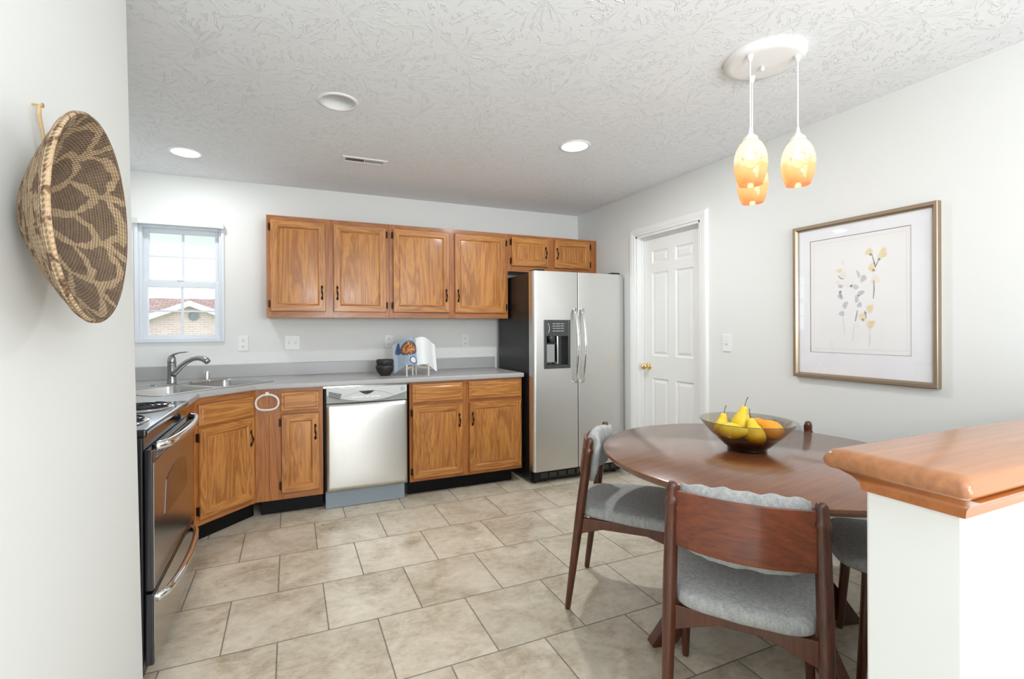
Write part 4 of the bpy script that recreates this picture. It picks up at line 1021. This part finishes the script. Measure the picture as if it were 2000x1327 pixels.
# ---------------------------------------------------------------- chairs
def make_chair():
    c = empty('dining_chair', '', 'chair', (0, 0, 0)); HW = .198; HT = .79
    foot = lambda s_: Vector((s_ * (HW + .008), -.105, 0)); top = lambda s_: Vector((s_ * HW, 0, HT)); at = lambda s_, t: foot(s_).lerp(top(s_), t)
    for s_ in (-1, 1):
        ts = [0, .02, .25, .50, .60, .80, .905, .912, .930, .937, .955, .975, .990, .998, 1.0]
        rs = [.0115, .0135, .0170, .0205, .0215, .0205, .0195, .0225, .0225, .0185, .0185, .018, .015, .010, .002]
        MB().tube([at(s_, t) for t in ts], rs, 20).build('leg', walnut, c, smooth=True, auto=50)
        f0 = Vector((s_ * .205, .375, 0)); f1 = Vector((s_ * .190, .345, .425))
        MB().tube([f0.lerp(f1, t) for t in (0, .03, .5, 1)], [.0115, .0135, .017, .021], 18).build('leg', walnut, c, smooth=True, auto=50)
    # curved back panel
    def bp(u, v, off=0):
        x = (HW - .004) * (2 * u - 1); z = .600 + (.165) * v; post = at(1, z / HT).y
        z2 = z + .0; bow = -.052 * (1 - (2 * u - 1) ** 2) ; tz = .02 * (1 - v)
        if v > .99: z2 += .004 * (1 - (2 * u - 1) ** 2)
        return (x, post + bow - off, z2)
    mb = MB(); NU, NV = 24, 6
    o = MB().grid(lambda u, v: bp(u, v, 0), NU, NV).build('back_panel', walnut_h, c, smooth=True)
    sm = o.modifiers.new('s', 'SOLIDIFY'); sm.thickness = .013; sm.offset = 0; bv = o.modifiers.new('b', 'BEVEL'); bv.width = .003; bv.segments = 2; bv.limit_method = 'ANGLE'; bv.angle_limit = math.radians(50)
    # padded back cushion
    def cush(u, v):
        th = 2 * PI * v; x = .176 * (2 * u - 1); e = abs(2 * u - 1)
        half = .108 * (1 - .10 * e ** 4); thick = .034 * (1 - e ** 7 * .55)
        ca_, sa_ = math.cos(th), math.sin(th)
        zz = .683 + half * (abs(sa_) ** .75) * (1 if sa_ > 0 else -1); yy = thick * (abs(ca_) ** .8) * (1 if ca_ > 0 else -1)
        post = at(1, zz / HT).y; bow = -.046 * (1 - (2 * u - 1) ** 2)
        w_ = noise.noise(Vector((x * 22, zz * 22, ca_ * 1.5))) * .005 + noise.noise(Vector((x * 60, zz * 12, 3 + ca_))) * .002
        pinch = .0018 * math.sin(x * 95) * max(0, sa_) ** 3
        return (x, post + bow + .032 + yy + w_, zz + w_ + pinch)
    mb = MB(); NU, NV = 40, 36
    vs = [cush(i / NU, j / NV) for i in range(NU + 1) for j in range(NV)]; fs = [(i * NV + j, (i + 1) * NV + j, (i + 1) * NV + (j + 1) % NV, i * NV + (j + 1) % NV) for i in range(NU) for j in range(NV)]
    for i_ in (0, NU):
        b0 = len(vs); cpt = Vector((0, 0, 0))
        for j in range(NV): cpt += Vector(vs[i_ * NV + j]) / NV
        cpt.x += .008 * (1 if i_ else -1); vs.append(tuple(cpt)); fs += [(i_ * NV + j, i_ * NV + (j + 1) % NV, b0) for j in range(NV)]
    mb.add(vs, fs); mb.build('back_cushion', fabric, c, smooth=True)
    # seat
    def outline(n=72):
        pts = []
        for i in range(n):
            a = 2 * PI * i / n; ca_, sa_ = math.cos(a), math.sin(a); k = 5.0 if math.sin(a) > 0 else 9.0
            x = (abs(ca_) ** (2 / k)) * (1 if ca_ > 0 else -1); y = (abs(sa_) ** (2 / k)) * (1 if sa_ > 0 else -1)
            t = (y + 1) / 2; hw_ = .184 + .050 * min(1, t * 1.8) - .010 * max(0, t - .7)
            yy = -.062 + .490 * t - (.022 * (1 - x * x) * (1 - t) ** 1.5) + .018 * (1 - x * x) * t
            pts.append((x * hw_, yy))
        return pts
    ol = outline(); cen = Vector((0, .18)); lp = []
    for sc, z in ((.92, .426), (.975, .427), (.998, .434), (1.0, .446), (.992, .459), (.965, .468), (.90, .474), (.6, .479), (.3, .480)):
        lp.append([(cen.x + (x - cen.x) * sc, cen.y + (y - cen.y) * sc, z + noise.noise(Vector((x * 14, y * 14, 0))) * .002) for x, y in ol])
    MB().loft(lp, 0, True, True).build('seat', fabric, c, smooth=True)
    # aprons: arched rails with deep brackets at the legs
    def rail(p0, p1, zt, deep, thin, name='apron', bl=.26):
        mb = MB(); p0, p1 = Vector(p0), Vector(p1); d = (p1 - p0).normalized(); n_ = Vector((-d.y, d.x, 0)) * .010; L = []
        for t in (0, .02, bl, 1 - bl, .98, 1): L.append((t, deep if t in (0, .02, .98, 1) else thin))
        for s_ in (1,):
            top_ = [p0.lerp(p1, t) for t, dd in L]; vs = []
            for sg in (-1, 1):
                for q, (t, dd) in zip(top_, L): vs.append((q.x + n_.x * sg, q.y + n_.y * sg, zt)); vs.append((q.x + n_.x * sg, q.y + n_.y * sg, zt - dd))
            k = len(L); fs = []
            for i in range(k - 1):
                a0, a1 = 2 * i, 2 * i + 2; b0, b1 = 2 * k + 2 * i, 2 * k + 2 * i + 2
                fs += [(a0, a1, a1 + 1, a0 + 1), (b0, b0 + 1, b1 + 1, b1), (a0, b0, b1, a1), (a0 + 1, a1 + 1, b1 + 1, b0 + 1)]
            fs += [(0, 1, 2 * k + 1, 2 * k), (2 * k - 2, 4 * k - 2, 4 * k - 1, 2 * k - 1)]
            mb.add(vs, fs)
        return mb.build(name, walnut, c, bevel=.003)
    for s_ in (-1, 1): rail((s_ * HW, -.048, 0), (s_ * .191, .345, 0), .424, .070, .040)
    rail((-HW, -.048, 0), (HW, -.048, 0), .424, .078, .030, bl=.34); rail((-.19, .345, 0), (.19, .345, 0), .424, .060, .040)
    return c
chair0 = make_chair()
def put(c, p, face, label, group='walnut chairs around the table'):
    c.location = (p[0], p[1], 0); c.rotation_euler.z = math.atan2(face[1], face[0]) - PI / 2; c['label'] = label; c['group'] = group
# p = floor point below the tops of the back posts
put(chair0, (1.252, 1.024), (.785, .62), 'walnut chair nearest the camera, its curved wooden back facing out')
c2 = copy_tree(chair0); put(c2, (1.384, 1.932), (.690, -.724), 'walnut chair with bright striped light on its grey seat, nearest the refrigerator')
c3 = copy_tree(chair0); put(c3, (2.229, .868), (-.63, .777), 'walnut chair mostly hidden behind the white half wall')
c4 = copy_tree(chair0); put(c4, (2.372, 1.800), (-.80, -.60), 'walnut chair behind the table, only its post tops and cushion showing past the fruit bowl')

# ---------------------------------------------------------------- fruit bowl
BC = Vector((1.812, 1.458, TZ))
prof = [(0, .006), (.060, .006), (.072, .000), (.078, .002), (.077, .010), (.086, .020), (.094, .024), (.096, .030), (.106, .036), (.108, .042), (.119, .048), (.121, .054), (.134, .062), (.152, .080), (.170, .102), (.184, .122), (.190, .127), (.187, .130), (.181, .124), (.166, .103), (.148, .082), (.128, .063), (.100, .036), (.082, .020), (.060, .013), (0, .012)]
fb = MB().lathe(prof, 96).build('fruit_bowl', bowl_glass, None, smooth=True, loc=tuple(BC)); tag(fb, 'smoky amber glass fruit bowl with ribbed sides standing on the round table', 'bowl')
def pear_mat(name, a, b_):
    m, nt, b = nmat(name); g = G(nt); o = g.obj(); t = g.m('ADD', g.m('MULTIPLY', g.noise(o, 14, 4), .7), g.m('MULTIPLY', g.noise(o, 300, 2), .3))
    g.l(g.ramp(t, [(.3, a), (.7, b_)]), b.inputs['Base Color']); b.inputs['Roughness'].default_value = .42; b.inputs['Subsurface Weight'].default_value = .08; g.bump(g.noise(o, 60, 3), .1, .001, b); return m
yel = pear_mat('yellow_pear_skin', (.74, .50, .02), (.92, .72, .05)); ora = pear_mat('orange_pear_skin', (.72, .26, .01), (.86, .40, .02)); stem_m = plain('brown_stem', (.06, .035, .02), .7)
dirR = Vector((.627, -.779, 0)); dirF = Vector((.779, .627, 0))
def pear(label, r_, f_, z_, axis, sc, mat, name='pear'):
    """axis in (right, away, up) from the bulb centre to the stem"""
    ax = (dirR * axis[0] + dirF * axis[1] + Vector((0, 0, axis[2]))).normalized()
    prof = [(0, -.036), (.006, -.038), (.018, -.035), (.030, -.022), (.0355, -.004), (.034, .012), (.028, .028), (.0205, .042), (.0165, .054), (.0135, .064), (.008, .071), (.002, .072), (0, .0705)]
    prof = [(r * sc, z * sc) for r, z in prof]
    # smooth the profile
    pp = []
    for i in range(len(prof) - 1):
        p0, p1, p2, p3 = prof[max(i - 1, 0)], prof[i], prof[i + 1], prof[min(i + 2, len(prof) - 1)]
        for k in range(3):
            t = k / 3; f = lambda a, b, c, d: .5 * (2 * b + (c - a) * t + (2 * a - 5 * b + 4 * c - d) * t * t + (3 * b - a - 3 * c + d) * t ** 3)
            pp.append((max(0, f(p0[0], p1[0], p2[0], p3[0])), f(p0[1], p1[1], p2[1], p3[1])))
    pp[0] = (0, pp[0][1]); pp.append((0, prof[-1][1]))
    o = MB().lathe(pp, 32).build(name, mat, None, smooth=True); tag(o, label, 'pear', 'pears in the glass bowl')
    o.matrix_world = axis_M(Vector((BC.x, BC.y, TZ)) + dirR * r_ + dirF * f_ + Vector((0, 0, z_)), ax)
    L = .030 * sc; MB().tube([(0, 0, .068 * sc), (.001, 0, .080 * sc), (.004, .001, .080 * sc + L * .6), (.010, .002, .080 * sc + L)], [.0018, .0013, .0013, .0018], 8).build('stem', stem_m, o, smooth=True)
    return o
pear('yellow pear standing upright on top of the others with a long curved stem', -.022, .008, .111, (.20, .10, 1), 1.05, yel)
pear('yellow pear leaning against the side of the bowl furthest from the orange pear', -.098, .020, .078, (.12, .25, .95), .95, yel)
pear('yellow pear lying at the front, stem pointing toward the middle of the bowl', -.062, -.052, .082, (.95, -.1, .05), 1.08, yel)
pear('yellow pear at the front with its bulb pressed against the glass', .034, -.056, .072, (-.24, .28, .9), 1.05, yel)
pear('orange pear at the side of the bowl nearest the half wall', .096, .004, .090, (-.80, .15, .45), 1.12, ora)
